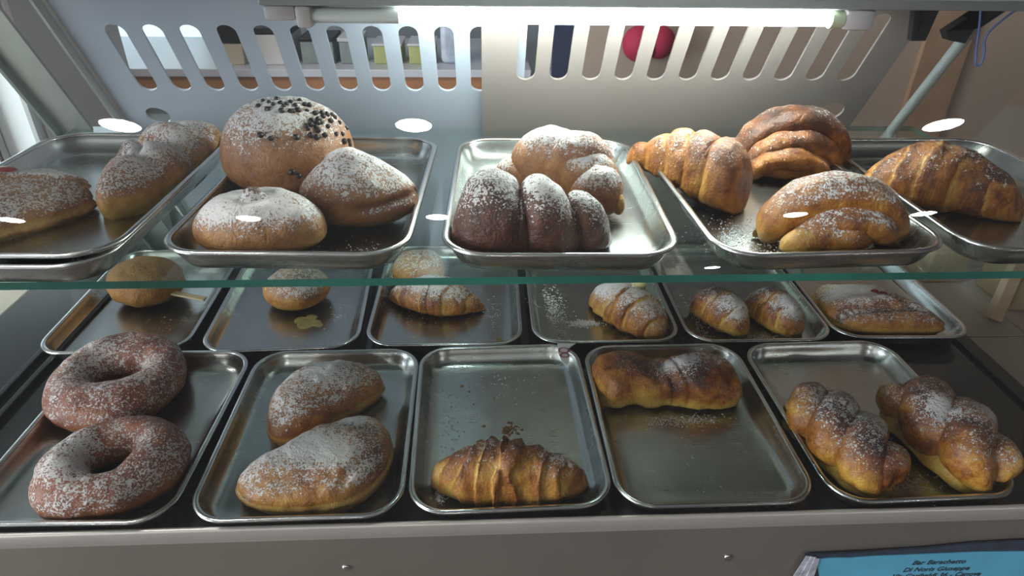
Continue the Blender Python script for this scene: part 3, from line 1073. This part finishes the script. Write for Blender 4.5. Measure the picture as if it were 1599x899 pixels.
def slotted(name, x0, x1, w1, slots, hole, off, mat):
    cu = bpy.data.curves.new(name, 'CURVE')
    cu.dimensions = '2D'
    cu.fill_mode = 'BOTH'
    cu.extrude = .0014

    def ring(pts):
        s = cu.splines.new('POLY')
        s.points.add(len(pts) - 1)
        for p, q in zip(s.points, pts):
            p.co = (q[0], q[1], 0, 1)
        s.use_cyclic_u = True
    ring([(x0, 0), (x1, 0), (x1, w1), (x0, w1)])
    for cx, lo, hi, r in slots:
        pts = [(cx + r * math.cos(a), hi - r + r * math.sin(a)) for a in np.linspace(0, math.pi, 13)]
        pts += [(cx + r * math.cos(a), lo + r + r * math.sin(a)) for a in np.linspace(math.pi, 2 * math.pi, 13)]
        ring(pts)
    cx, cy, r = hole
    ring([(cx + r * math.cos(a), cy + r * math.sin(a)) for a in np.linspace(0, 2 * math.pi, 28, endpoint=False)])
    t = bpy.data.objects.new(name, cu)
    COL.objects.link(t)
    me = bpy.data.meshes.new_from_object(t.evaluated_get(bpy.context.evaluated_depsgraph_get()))
    bpy.data.objects.remove(t)
    me.materials.clear()
    me.materials.append(mat)
    me.transform(bmx @ Matrix.Translation((0, 0, off)))
    o = bpy.data.objects.new(name, me)
    COL.objects.link(o)
    return cpart(o)


slotted('sliding_door', -.419, .051, .505, [(-.371 + .0372 * k, .3465, .4375, .0103) for k in range(11)], (-.3805, .3060, .0135), .003, M['panel'])
slotted('sliding_door', .003, .464, .505, [(.052 + .0366 * k, .3700, .462, .0103) for k in range(11)], (.428, .3200, .0150), .009, M['panel_warm_reflection'])
# thin clear strip at the left end of the doors, posts, lid and lamp housing
pm = bmx
cpart(MB().box(-.4295, -.4265, 0, .50, .000, .012, mat=pm).build('door_channel', M['post']))
cpart(MB().box(-.505, -.466, 0, .505, .004, .008, mat=pm).build('corner_post', M['post']))
cpart(MB().box(-.509, -.505, 0, .505, .004, .016, mat=pm).build('corner_post', plain('post_side_green_grey', (.22, .27, .25), .5)))
cpart(MB().cyl(bmx @ Vector((.521, 0, .012)), bmx @ Vector((.521, .455, .012)), .0062).build('support_rod', M['post'], smooth=True))
cpart(MB().box(.507, .535, .805, .8155, .2423, .252, .001).build('shelf_bracket', M['side_glass']))
cpart(MB().box(-.66, .66, .475, .735, .432, .444, .002).build('top_panel', M['housing']))
cpart(MB().box(-.195, .515, .640, .735, .4035, .432, .002).build('lamp_housing', M['housing']))

# fluorescent lamp on the underside
TY, TZ, TR = .650, .3945, .0066
lamp = cpart(empty('lamp_batten', (0, 0, 0)))
lamp.matrix_parent_inverse = Matrix.Translation(-CO)


def lp(o):
    o.parent = lamp
    return o


bat = lp(MB().box(-.19, .355, .652, .676, .398, .4035, .001).build('batten', M['batten']))
lp(MB().cyl((-.072, TY, TZ), (.330, TY, TZ), TR, seg=24).build('tube', M['tube'], smooth=True))
lp(MB().cyl((-.150, TY, TZ), (-.072, TY, TZ), TR, seg=24).build('tube_end', M['tube_end'], smooth=True))
lp(MB().cyl((.330, TY, TZ - .0005), (.342, TY, TZ - .0005), .0078, seg=24).build('end_cap', M['cap'], smooth=True))
lp(MB().box(.342, .371, TY - .008, TY + .012, .385, .4035, .004).build('lamp_holder', M['holder_white'], smooth=True))
lp(MB().box(-.164, -.150, TY - .009, TY + .012, .3845, .4035, .003).build('lamp_holder', M['holder'], smooth=True))
lp(MB().box(-.192, -.164, TY - .007, TY + .012, .3905, .4035, .003).build('lamp_holder', M['holder'], smooth=True))

# black clips and blue cord under the lid, right end
YM = Matrix(((1, 0, 0, 0), (0, 0, 1, .694), (0, 1, 0, 0), (0, 0, 0, 1)))
cpart(MB().poly([(.4365, .404), (.4440, .3672), (.4590, .3675), (.4640, .404), (.4570, .404), (.4480, .3760), (.4415, .404)], YM, .008).build('clip', M['black']))
cpart(MB().poly([(.446, .404), (.4480, .3690), (.4590, .3676), (.4660, .404)], YM @ Matrix.Translation((0, 0, .002)), .006).build('clip', M['black']))
cpart(MB().poly([(.4780, .3764), (.4960, .3900), (.5120, .3800), (.5300, .3960), (.5420, .404), (.5150, .404), (.5020, .3650), (.4840, .3680)], YM, .012).build('clip', M['black']))
cd = cable('cord', [(.502, .69, .402), (.507, .688, .380), (.5130, .687, .355), (.5190, .687, .3445), (.5210, .687, .356), (.5170, .688, .372), (.5300, .689, .390), (.545, .69, .402)], .0011, M['cord'])
tag(cd, 'looped blue cord hanging from the lid at the right end', 'cord')

# ------------------------------------------------------------------ blue notice in a sleeve, bottom right of the fascia
nt_ = empty('notice', (.42, .400, -.07))
tag(nt_, 'blue paper notice in a clear sleeve taped to the steel fascia', 'sign')


def npart(o):
    o.parent = nt_
    o.matrix_parent_inverse = Matrix.Translation((-.42, -.400, .07))
    return o


fm = Matrix(((1, 0, 0, 0), (0, 0, 1, .3990), (0, 1, 0, 0), (0, 0, 0, 1)))
npart(MB().poly([(.306, -.047), (.36, -.046), (.42, -.043), (.47, -.038), (.525, -.036), (.600, -.034), (.600, -.110), (.330, -.110)], fm, .002).build('sleeve', M['sleeve']))
npart(MB().poly([(.3175, -.0525), (.335, -.0512), (.352, -.0520), (.375, -.0505), (.41, -.0500), (.445, -.0495), (.48, -.0490), (.525, -.0505), (.60, -.0510), (.60, -.108), (.338, -.108)], fm @ Matrix.Translation((0, 0, -.0010)), .0008).build('paper', M['paper_blue']))
fl = MB()
for k, (a, b) in enumerate([((.300, -.080), (.3065, -.047)), ((.306, -.082), (.311, -.0475)), ((.313, -.083), (.3145, -.049))]):
    fl.poly([a, (a[0] + .008, a[1]), (b[0] + .005, b[1] - .001), b], fm @ Matrix.Translation((0, 0, -.0012 - .0006 * k)), .0006)
npart(fl.build('tape', M['film']))


def text(body, x, z, size, m, parent):
    cu = bpy.data.curves.new('lettering', 'FONT')
    cu.body = body
    cu.size = size
    cu.align_x = 'CENTER'
    cu.shear = .25
    cu.extrude = .0002
    t = bpy.data.objects.new('lettering', cu)
    COL.objects.link(t)
    me = bpy.data.meshes.new_from_object(t.evaluated_get(bpy.context.evaluated_depsgraph_get()))
    bpy.data.objects.remove(t)
    me.materials.clear()
    me.materials.append(m)
    me.transform(Matrix.Translation((x, .3976, z)) @ Matrix.Rotation(math.pi / 2, 4, 'X'))
    o = bpy.data.objects.new('lettering', me)
    COL.objects.link(o)
    return npart(o)


text('Bar Barachetto', .442, -.0650, .0088, M['ink'], nt_)
text('Di Noris Giuseppe', .443, -.0755, .0088, M['ink'], nt_)
text('Via Garibaldi 36 - Canova', .446, -.0850, .0088, M['ink'], nt_)


# ------------------------------------------------------------------ trays
def rrect(hx, hy, r, n=9):
    pts = []
    for cx, cy, a0 in ((hx - r, hy - r, 0), (-hx + r, hy - r, 90), (-hx + r, -hy + r, 180), (hx - r, -hy + r, 270)):
        for k in range(n):
            a = math.radians(a0 + 90 * k / (n - 1))
            pts.append((cx + r * math.cos(a), cy + r * math.sin(a)))
    return pts


def lathe_rect(W, D, prof, R=.036, close=False, cap0=False, cap1=False):
    V, F = [], []
    m = None
    for ins, z in prof:
        p = rrect(W / 2 - ins, D / 2 - ins, max(R - ins, .006))
        m = len(p)
        V += [(x, y, z) for x, y in p]
    k = len(prof)
    for i in range(k - (0 if close else 1)):
        for j in range(m):
            a, b = i * m + j, i * m + (j + 1) % m
            c, d = ((i + 1) % k) * m + (j + 1) % m, ((i + 1) % k) * m + j
            F.append((a, b, c, d))
    if cap0:
        F.append(tuple(range(m))[::-1])
    if cap1:
        F.append(tuple((k - 1) * m + j for j in range(m)))
    return V, F


TH = .0220


def tray(cx, cy, z, rot, W, D, label, group, name='pastry_tray'):
    o = empty(name, (cx, cy, z), math.radians(rot))
    tag(o, label, 'tray', group)
    prof = [(.0180, .0008), (.0120, .0030), (.0085, .0080), (.0052, .0150), (.0035, TH - .0022),
            (.0048, TH - .0012), (.0062, TH - .0030), (.0078, .0150), (.0112, .0080), (.0145, .0046), (.0190, .0028), (.0260, .0018), (.036, .0014)]
    V, F = lathe_rect(W, D, prof, cap0=True, cap1=True)
    b = mesh_obj('pan', V, F, M['steel'], o, True)
    b.data.set_sharp_from_angle(angle=math.radians(60))
    ring = [(.0030 + .0030 * math.cos(a), TH - .0016 + .0019 * math.sin(a)) for a in np.linspace(0, 2 * math.pi, 8, endpoint=False)]
    V, F = lathe_rect(W, D, ring, close=True)
    mesh_obj('rim', V, F, M['rim'], o, True)
    return o


G1, G2, G3 = 'trays in the front row on the deck', 'trays in the back row on the deck', 'trays on the glass shelf'
ZD, ZS = 0.0, .2423
TRAYS = [
    (-.3658, .5271, ZD, -1.1, .190, .253, 'steel tray holding two sugared ring doughnuts, far left of the front row', G1),
    (-.1682, .5245, ZD, .4, .1906, .251, 'steel tray holding two sugared half-moon turnovers', G1),
    (.0228, .5281, ZD, 1.2, .1892, .2515, 'steel tray in the front row with a lone golden croissant', G1),
    (.2143, .5263, ZD, .2, .1887, .249, 'steel tray with one browned loaf-shaped pastry along its back edge', G1),
    (.4095, .5262, ZD, 1.2, .1873, .2496, 'steel tray holding two braided egg-washed pastries', G1),
    (-.4450, .7842, ZD, 1.2, .178, .266, 'steel tray holding the bun with a wooden stick in it', G2),
    (-.2495, .7840, ZD, 2.2, .1905, .266, 'steel tray with a small glazed bun and a spread of custard', G2),
    (-.0453, .7885, ZD, -.8, .1960, .266, 'steel tray in the back row with a sugared croissant lying crosswise', G2),
    (.1562, .7890, ZD, -.4, .1870, .266, 'steel tray holding the croissant that shows a dab of cream', G2),
    (.3496, .7863, ZD, .1, .1890, .266, 'steel tray holding two cocoa and sugar dusted buns', G2),
    (.5370, .7885, ZD, -1.4, .1800, .266, 'steel tray with the sugared berry pastry, far right of the back row', G2),
    (-.3580, .5600, ZS, -1.5, .190, .284, 'lower of two stacked steel trays at the left end of the shelf', G3),
    (-.3545, .5640, ZS + .0052, -1.2, .190, .279, 'upper of two stacked steel trays, holding the cherry and twisted pastries', G3),
    (-.1431, .5701, ZS, -2.4, .1892, .2737, 'steel tray on the shelf holding three round sugared buns', G3),
    (.0647, .5635, ZS, -1.8, .1837, .2733, 'brightly lit steel tray on the shelf under the lamp, with two lobed croissants', G3),
    (.2669, .5585, ZS, 2.0, .1890, .266, 'steel tray on the shelf with three pastries and spilt sugar', G3),
    (.4680, .5640, ZS, .6, .190, .2695, 'steel tray at the right end of the shelf under the long croissant', G3),
]
TR_OBJ = [tray(*t) for t in TRAYS]

# ------------------------------------------------------------------ pastries
PINFO = {
    'flap': ('folded_pastry', 'flat folded pastry with a red cherry, far left on the shelf', 'pastry', 'crust_bun'),
    'twist': ('twisted_pastry', 'long sugared twisted pastry lying front to back beside the chocolate chip bun', 'pastry', 'crust'),
    'chipbun': ('chocolate_chip_bun', 'large round brown bun topped with dark chocolate chips', 'bun', 'crust_bun'),
    'knobbun': ('sugared_bun', 'white sugared round bun with a small dark knob on top', 'bun', 'crust_bun'),
    'tipbun': ('sugared_bun', 'domed brown bun with a pinched tip and side seam, beside the chocolate chip bun', 'bun', 'crust_bun'),
    'darklobe': ('chocolate_croissant', 'dark chocolate brown croissant of three plump lobes dusted with sugar', 'croissant', 'crust_dark'),
    'shella': ('layered_croissant', 'plump croissant with curved shell layers, behind the dark chocolate one', 'croissant', 'crust_bun'),
    'horna': ('layered_croissant', 'tan croissant with a horn pointing to the back and a rounded front end', 'croissant', 'crust'),
    'shellb': ('layered_croissant', 'dark-topped croissant with pale inner layers at the back of the shelf', 'croissant', 'crust'),
    'arch': ('folded_pastry', 'golden pastry with an arched outer layer folded over an inner roll', 'pastry', 'crust'),
    'longc': ('long_croissant', 'long smooth croissant dusted with cinnamon, right end of the shelf', 'croissant', 'crust'),
    'stickbun': ('stick_bun', 'plain brown bun with a flat pale wooden stick', 'bun', 'crust_bread'),
    'backbun': ('glazed_bun', 'small glazed golden bun beside a spread of custard', 'bun', 'crust'),
    'hidden': ('small_bun', 'small bun seen through the shelf glass, behind the crosswise croissant', 'bun', 'crust'),
    'backc': ('croissant', 'small sugared croissant lying crosswise under the shelf edge', 'croissant', 'crust'),
    'creamc': ('cream_croissant', 'flaky sugared croissant with a dab of yellow cream', 'croissant', 'crust'),
    'cocoaa': ('cocoa_bun', 'oval bun with a bare cocoa brown patch, left of a dusted pair', 'bun', 'crust_egg'),
    'cocoab': ('cocoa_bun', 'oval bun darkly speckled with cocoa, right of a dusted pair', 'bun', 'crust_egg'),
    'berry': ('berry_pastry', 'flat flaky pastry thick with sugar around a dark berry', 'pastry', 'crust'),
    'ringa': ('ring_doughnut', 'sugared ring doughnut at the back of its tray, resting behind another', 'doughnut', 'crust_fried'),
    'ringb': ('ring_doughnut', 'sugared ring doughnut at the front of its tray, near the ledge', 'doughnut', 'crust_fried'),
    'turna': ('turnover', 'sugared half-moon turnover at the back of its tray, tip to the right', 'turnover', 'crust'),
    'turnb': ('turnover', 'sugared half-moon turnover in front with a layered edge, tip to the left', 'turnover', 'crust'),
    'croissant': ('croissant', 'golden ridged croissant alone at the front of its tray', 'croissant', 'crust'),
    'loaf': ('loaf_pastry', 'yellow loaf-shaped pastry with a dark baked top, alone in its tray', 'pastry', 'crust_egg'),
    'braida': ('braided_pastry', 'narrower braided pastry with yellow creases, nearer the lone loaf-shaped pastry', 'pastry', 'crust_egg'),
    'braidb': ('braided_pastry', 'wide braided pastry with a white sugar patch, far right of the front row', 'pastry', 'crust_egg'),
}
PGROUP = {'ringa': 'ring doughnuts', 'ringb': 'ring doughnuts', 'turna': 'turnovers', 'turnb': 'turnovers', 'cocoaa': 'cocoa buns', 'cocoab': 'cocoa buns', 'braida': 'braided pastries', 'braidb': 'braided pastries'}
PO, PV = {}, {}
for key, (fn, z, x, y, rz, sl, sw, sv) in PLACE.items():
    name, label, cat, mk = PINFO[key]
    v, f, b, s = finish(fn())
    v = v * [sl, sw, sv]
    a = math.radians(rz)
    R = np.array([[math.cos(a), -math.sin(a), 0], [math.sin(a), math.cos(a), 0], [0, 0, 1]])
    v = v @ R.T
    o = mesh_obj(name, v, f, M[mk], None, True)
    for nm, arr in (('bake', b), ('sugar', s)):
        at = o.data.attributes.new(nm, 'FLOAT', 'POINT')
        at.data.foreach_set('value', arr.astype(np.float32))
    o.location = (x, y, z)
    tag(o, label, cat, PGROUP.get(key))
    PO[key], PV[key] = o, v


def top_at(key, x, y, r=.004):
    """height of a pastry's surface over a spot given in its own coordinates"""
    v = PV[key]
    d = np.hypot(v[:, 0] - x, v[:, 1] - y)
    k = np.argsort(d)[:40]
    return v[k[np.argmax(v[k, 2])]]


# chocolate chips, each its own piece
rng = random.Random(7)
chip_me = None
CHIPS = [(-0.0135, -0.0058, 0.0847), (-0.0063, -0.0125, 0.0851), (-0.0016, -0.004, 0.0853), (0.0038, -0.0132, 0.0846), (0.0114, -0.0088, 0.0845), (0.0164, -0.0127, 0.0828), (0.0181, -0.0029, 0.0844), (0.0232, -0.0078, 0.082), (0.027, -0.0067, 0.081), (-0.0063, -0.0217, 0.0814), (-0.0043, -0.0223, 0.0817), (0.0073, -0.0251, 0.0814), (0.0137, -0.0218, 0.0798), (0.0156, -0.0205, 0.0795), (0.0192, -0.0176, 0.0793), (0.0262, -0.0139, 0.0782), (0.033, -0.0142, 0.0758), (0.0344, -0.0115, 0.076), (0.0383, -0.0095, 0.0747), (0.0416, -0.0067, 0.0726), (0.0466, 0.0, 0.0679), (0.0282, -0.0309, 0.0697), (0.0312, -0.0287, 0.07), (0.032, -0.0247, 0.0721), (0.0361, -0.0191, 0.072), (0.0397, -0.0133, 0.0726), (0.0438, -0.0188, 0.0653), (0.0296, -0.0324, 0.0674), (0.0321, -0.0351, 0.0627), (0.0352, -0.0271, 0.0673), (0.0366, -0.0282, 0.0649), (0.0424, -0.0273, 0.0603), (0.0501, -0.0167, 0.0577), (0.0538, -0.0087, 0.0551), (0.0556, -0.0137, 0.0499), (0.0544, 0.0088, 0.0554), (0.0577, -0.0046, 0.047), (0.0581, -0.0047, 0.0442), (0.0505, 0.0, 0.0631), (0.0453, -0.0112, 0.0682), (-0.0085, -0.0441, 0.0656), (-0.0, -0.0465, 0.0632), (0.0211, -0.0415, 0.0626), (0.0158, -0.0544, 0.0358), (0.0207, -0.0522, 0.0315), (0.0359, -0.0231, 0.0697), (0.038, -0.0202, 0.0697), (0.0321, -0.0351, 0.0627), (0.0363, -0.0333, 0.06), (0.0445, 0.0, 0.0703), (0.0074, -0.0187, 0.0833), (-0.0016, -0.0169, 0.0845), (-0.0161, -0.0124, 0.0818), (0.0091, -0.0144, 0.0837)]
for p in CHIPS:
    if chip_me is None:
        mb = MB()
        bmesh.ops.create_icosphere(mb.bm, subdivisions=2, radius=.0030)
        for vv in mb.bm.verts:
            t = vv.co.z / .0030
            vv.co.x *= 1 - .35 * max(t, 0)
            vv.co.y *= 1 - .35 * max(t, 0)
        c = mb.build('chocolate_chip', M['chip'], PO['chipbun'], True)
        chip_me = c.data
    else:
        c = bpy.data.objects.new('chocolate_chip', chip_me)
        c.parent = PO['chipbun']
        COL.objects.link(c)
    c.location = p
    c.rotation_euler = (rng.uniform(-.8, .8), rng.uniform(-.8, .8), rng.uniform(0, 6))
    sc = rng.uniform(.75, 1.15)
    c.scale = (sc, sc * rng.uniform(.8, 1.1), sc * .9)


def blob(name, key, x, y, r, sx, sy, sz, m, dz=0):
    p = top_at(key, x, y)
    o = MB().ball((0, 0, 0), r, sx, sy, sz).build(name, m, PO[key], True)
    o.location = (p[0], p[1], p[2] + dz)
    return o


blob('cherry', 'flap', .035, .036, .0075, 1.3, 1.0, .55, M['cherry'], -.001)
blob('berry', 'berry', .012, .0, .0060, 1.2, .9, .6, M['berry'], .0)
blob('berry', 'berry', .006, .008, .0045, 1.2, .9, .6, M['berry'], .0)
blob('cream', 'creamc', .012, .012, .0085, 1.2, .8, .7, M['cream'], -.001)
st = MB().box(-.020, .052, -.0045, .0045, -.0014, .0014, .0006).build('wooden_stick', M['stick'], PO['stickbun'])
st.location = (.034, -.018, .021)
st.rotation_euler = (0, .14, -.16)

# ------------------------------------------------------------------ spilt sugar and crumbs (nobody could count them)
def sprinkle(name, label, cat, m, z, clouds, size, seed):
    r = random.Random(seed)
    V, F = [], []
    for cx, cy, sx, sy, nn in clouds:
        for _ in range(nn):
            x, y = r.gauss(cx, sx), r.gauss(cy, sy)
            s = size * r.uniform(.4, 1.2)
            a = r.uniform(0, 6.28)
            k = len(V)
            for i in range(4):
                V.append((x + s * math.cos(a + i * 1.57) * r.uniform(.7, 1.2), y + s * math.sin(a + i * 1.57) * r.uniform(.7, 1.2), z))
            V.append((x, y, z + s * .6))
            F += [(k, k + 1, k + 4), (k + 1, k + 2, k + 4), (k + 2, k + 3, k + 4), (k + 3, k, k + 4)]
    o = mesh_obj(name, V, F, m)
    return tag(o, label, cat, None, 'stuff')


FZ = .0015
sprinkle('spilt_sugar', 'icing sugar spilt on the steel beside the arched pastry', 'sugar', M['sugar'], ZS + FZ, [(.215, .500, .018, .016, 420), (.250, .470, .02, .008, 160)], .0009, 1)
sprinkle('spilt_sugar', 'icing sugar heaped at the left tip of the front croissant', 'sugar', M['sugar'], FZ, [(-.046, .440, .0045, .007, 620), (-.040, .520, .008, .050, 120), (.02, .600, .03, .02, 90)], .0013, 2)
sprinkle('spilt_sugar', 'white sugar streaks left of the cream croissant', 'sugar', M['sugar'], FZ, [(.095, .760, .010, .025, 700), (.137, .728, .010, .004, 520), (.10, .69, .006, .006, 90), (.085, .79, .006, .03, 200)], .0013, 3)
sprinkle('spilt_sugar', 'sugar specks around the pair of cocoa buns', 'sugar', M['sugar'], FZ, [(.290, .745, .008, .025, 200), (.355, .690, .02, .006, 260), (.285, .70, .012, .01, 90)], .0010, 4)
sprinkle('spilt_sugar', 'line of sugar along the front of the loaf-shaped pastry', 'sugar', M['sugar'], FZ, [(.215, .536, .030, .005, 420), (.21, .47, .004, .03, 16)], .0009, 5)
sprinkle('spilt_sugar', 'sugar specks near the crosswise croissant in the back row', 'sugar', M['sugar'], FZ, [(.025, .755, .010, .020, 110), (-.10, .745, .02, .01, 20)], .0011, 6)
sprinkle('spilt_sugar', 'sugar between and behind the braided pastries', 'sugar', M['sugar'], FZ, [(.415, .435, .014, .008, 260), (.405, .525, .014, .016, 180)], .0010, 8)
sprinkle('spilt_sugar', 'sugar specks on the steel right of the small glazed bun', 'sugar', M['sugar'], FZ, [(-.185, .755, .012, .014, 60), (-.19, .72, .01, .02, 10)], .0013, 9)
sprinkle('spilt_sugar', 'pale sugar smears around the shelf tray of three buns', 'sugar', M['sugar'], ZS + FZ, [(-.085, .475, .018, .010, 120)], .0008, 10)
sprinkle('pastry_crumbs', 'brown crumbs in the middle of the front croissant tray', 'crumbs', M['crumb'], FZ, [(.028, .527, .004, .005, 60), (-.02, .56, .03, .02, 8)], .0022, 11)
sprinkle('pastry_crumbs', 'loose crumbs in front of the bun with the stick', 'crumbs', M['crumb'], FZ, [(-.41, .728, .005, .004, 30), (-.42, .745, .02, .01, 12)], .0018, 12)
cs = MB()
for dx, dy, r_ in ((0, 0, .011), (.012, .003, .008), (-.008, .010, .009), (.004, .016, .008), (.018, -.002, .005)):
    cs.ball((-.232 + dx, .735 + dy, FZ), r_, 1, 1, .10)
tag(cs.build('custard_smear', plain('custard_smear', (.42, .33, .12), .3, var=.2, scale=120), smooth=True), 'dried custard smear in front of the small glazed bun', 'smear')
cs = MB()
for dx, dy, r_ in ((0, 0, .008), (.006, .004, .006), (-.004, .006, .005)):
    cs.ball((.026 + dx, .687 + dy, FZ), r_, 1, 1, .10)
tag(cs.build('custard_smear', plain('custard_smear_dry', (.36, .26, .09), .5, var=.3, scale=160), smooth=True), 'custard smear at the corner of the crosswise croissant tray', 'smear')

# small printed label lying at a tray corner
lb = empty('paper_label', (.098, .63, .0245))
tag(lb, 'small white label with red loops at the back right corner of the lone croissant tray', 'label')
o = MB().poly([(-.007, .021), (.015, .020), (.006, .011), (.004, .0), (.003, -.016), (-.001, -.022), (-.006, -.014), (-.008, .0)], Matrix(), .0005).build('card', M['label_white'], lb)
for cy, r_ in ((.006, .0042), (-.004, .0034)):
    rg = MB()
    for k in range(20):
        a0, a1 = k / 20 * 2 * math.pi, (k + 1) / 20 * 2 * math.pi
        rg.bm.faces.new([rg.bm.verts.new((-.001 + r * 1.15 * math.cos(a), cy + r * math.sin(a), .0008)) for r, a in ((r_, a0), (r_, a1), (r_ + .0016, a1), (r_ + .0016, a0))])
    rg.build('red_loop', M['label_red'], lb)

# ------------------------------------------------------------------ behind the case
bc = empty('back_counter', (-.8, 2.3, FLOOR))


def bpart(o):
    o.parent = bc
    o.matrix_parent_inverse = Matrix.Translation((.8, -2.3, -FLOOR))
    return o


tag(bc, 'long back counter with white top and tan wooden front, behind the case', 'counter')
bpart(MB().box(-2.6, .17, 2.20, 2.75, -.022, .003, .003).build('worktop', M['counter_top']))
bpart(MB().box(-2.6, .17, 2.215, 2.235, -.118, -.022).build('front_board', M['counter_wood']))
bpart(MB().box(-2.6, .17, 2.25, 2.74, FLOOR, -.118).build('cabinet', M['counter_pale']))
BT = .003


def boxthing(name, label, cat, x0, x1, y0, y1, z1, m, lid=None, lidm=None):
    o = empty(name, ((x0 + x1) / 2, (y0 + y1) / 2, BT))
    hx, hy = (x1 - x0) / 2, (y1 - y0) / 2
    MB().box(-hx, hx, -hy, hy, 0, z1 - BT - (lid or 0), .004).build('body', m, o)
    if lid:
        MB().box(-hx - .004, hx + .004, -hy - .004, hy + .004, z1 - BT - lid, z1 - BT, .003).build('lid', lidm, o)
    return tag(o, label, cat)


boxthing('storage_box', 'cream box with a black lid on the back counter', 'box', -.86, -.76, 2.26, 2.40, .130, M['cream_box'], .060, M['black'])
boxthing('storage_box', 'white box with a dark top on the back counter', 'box', -.735, -.60, 2.26, 2.40, .120, M['white_box'], .022, M['black'])
boxthing('coffee_canister', 'grey green canister on the back counter, left of its paler twin', 'canister', -.58, -.475, 2.28, 2.42, .085, M['grey_box'], .012, M['black'])
boxthing('coffee_canister', 'grey green canister beside the lime tub on the back counter', 'canister', -.455, -.385, 2.28, 2.42, .085, M['grey_box'], .012, M['white_plastic'])
boxthing('storage_tub', 'lime tub on the back counter, left one of two', 'tub', -.345, -.255, 2.28, 2.42, .068, M['lime_box'], .008, M['white_plastic'])
boxthing('storage_tub', 'lime tub on the back counter, right one of two', 'tub', -.23, -.145, 2.28, 2.42, .068, M['lime_box'], .008, M['white_plastic'])
bg = MB().box(-.125, -.045, 2.28, 2.38, BT, .135, .018, 3)
tag(bg.build('carrier_bag', M['bag'], smooth=True), 'pale bluish bag standing on the back counter', 'bag')
boxthing('napkin_box', 'lavender box by the dark door strip on the back counter', 'box', .075, .145, 2.30, 2.42, .14, plain('lavender', (.55, .50, .62), .5), .01, M['white_plastic'])
bt = MB().ball((.365, 1.555, .205), .040).ball((.410, 1.558, .208), .036)
tag(bt.build('red_ornament', M['red'], smooth=True), 'red rounded ornament hung on the beige wall behind the slots', 'ornament')

o = empty('upright_cabinet', (-1.815, 1.95, FLOOR))
MB().box(-.72, .72, -.25, .25, .05, 1.62, .015).build('body', M['white_box'], o)
dr = MB().box(-.715, .715, -.285, -.25, .06, 1.615, .012).build('door', plain('refrigerator_white', (.80, .88, .88), .4), o)
MB().box(.60, .63, -.32, -.285, .8, 1.3, .006).build('handle', M['rim'], dr)
tag(o, 'pale upright cabinet behind the case at the far left', 'cabinet')

# things on the right worktop
o = MB().box(.78, .97, .79, .87, -.030, .075, .004).build('cardboard_box', M['card'])
tag(o, 'buff cardboard box on the right worktop behind the timber strip', 'box')
o = MB().box(.70, .765, .875, .94, -.030, .030, .004).build('cardboard_box', M['timber'])
tag(o, 'small pale box on the tiles just beyond the berry tray', 'box')
o = MB().box(-.011, .011, -.006, .006, 0, .20, .002).build('timber_strip', M['timber'])
o.location = (.738, .766, -.028)
o.rotation_euler = (math.radians(-20), math.radians(20), 0)
tag(o, 'pale timber strip leaning beside the buff box', 'board')
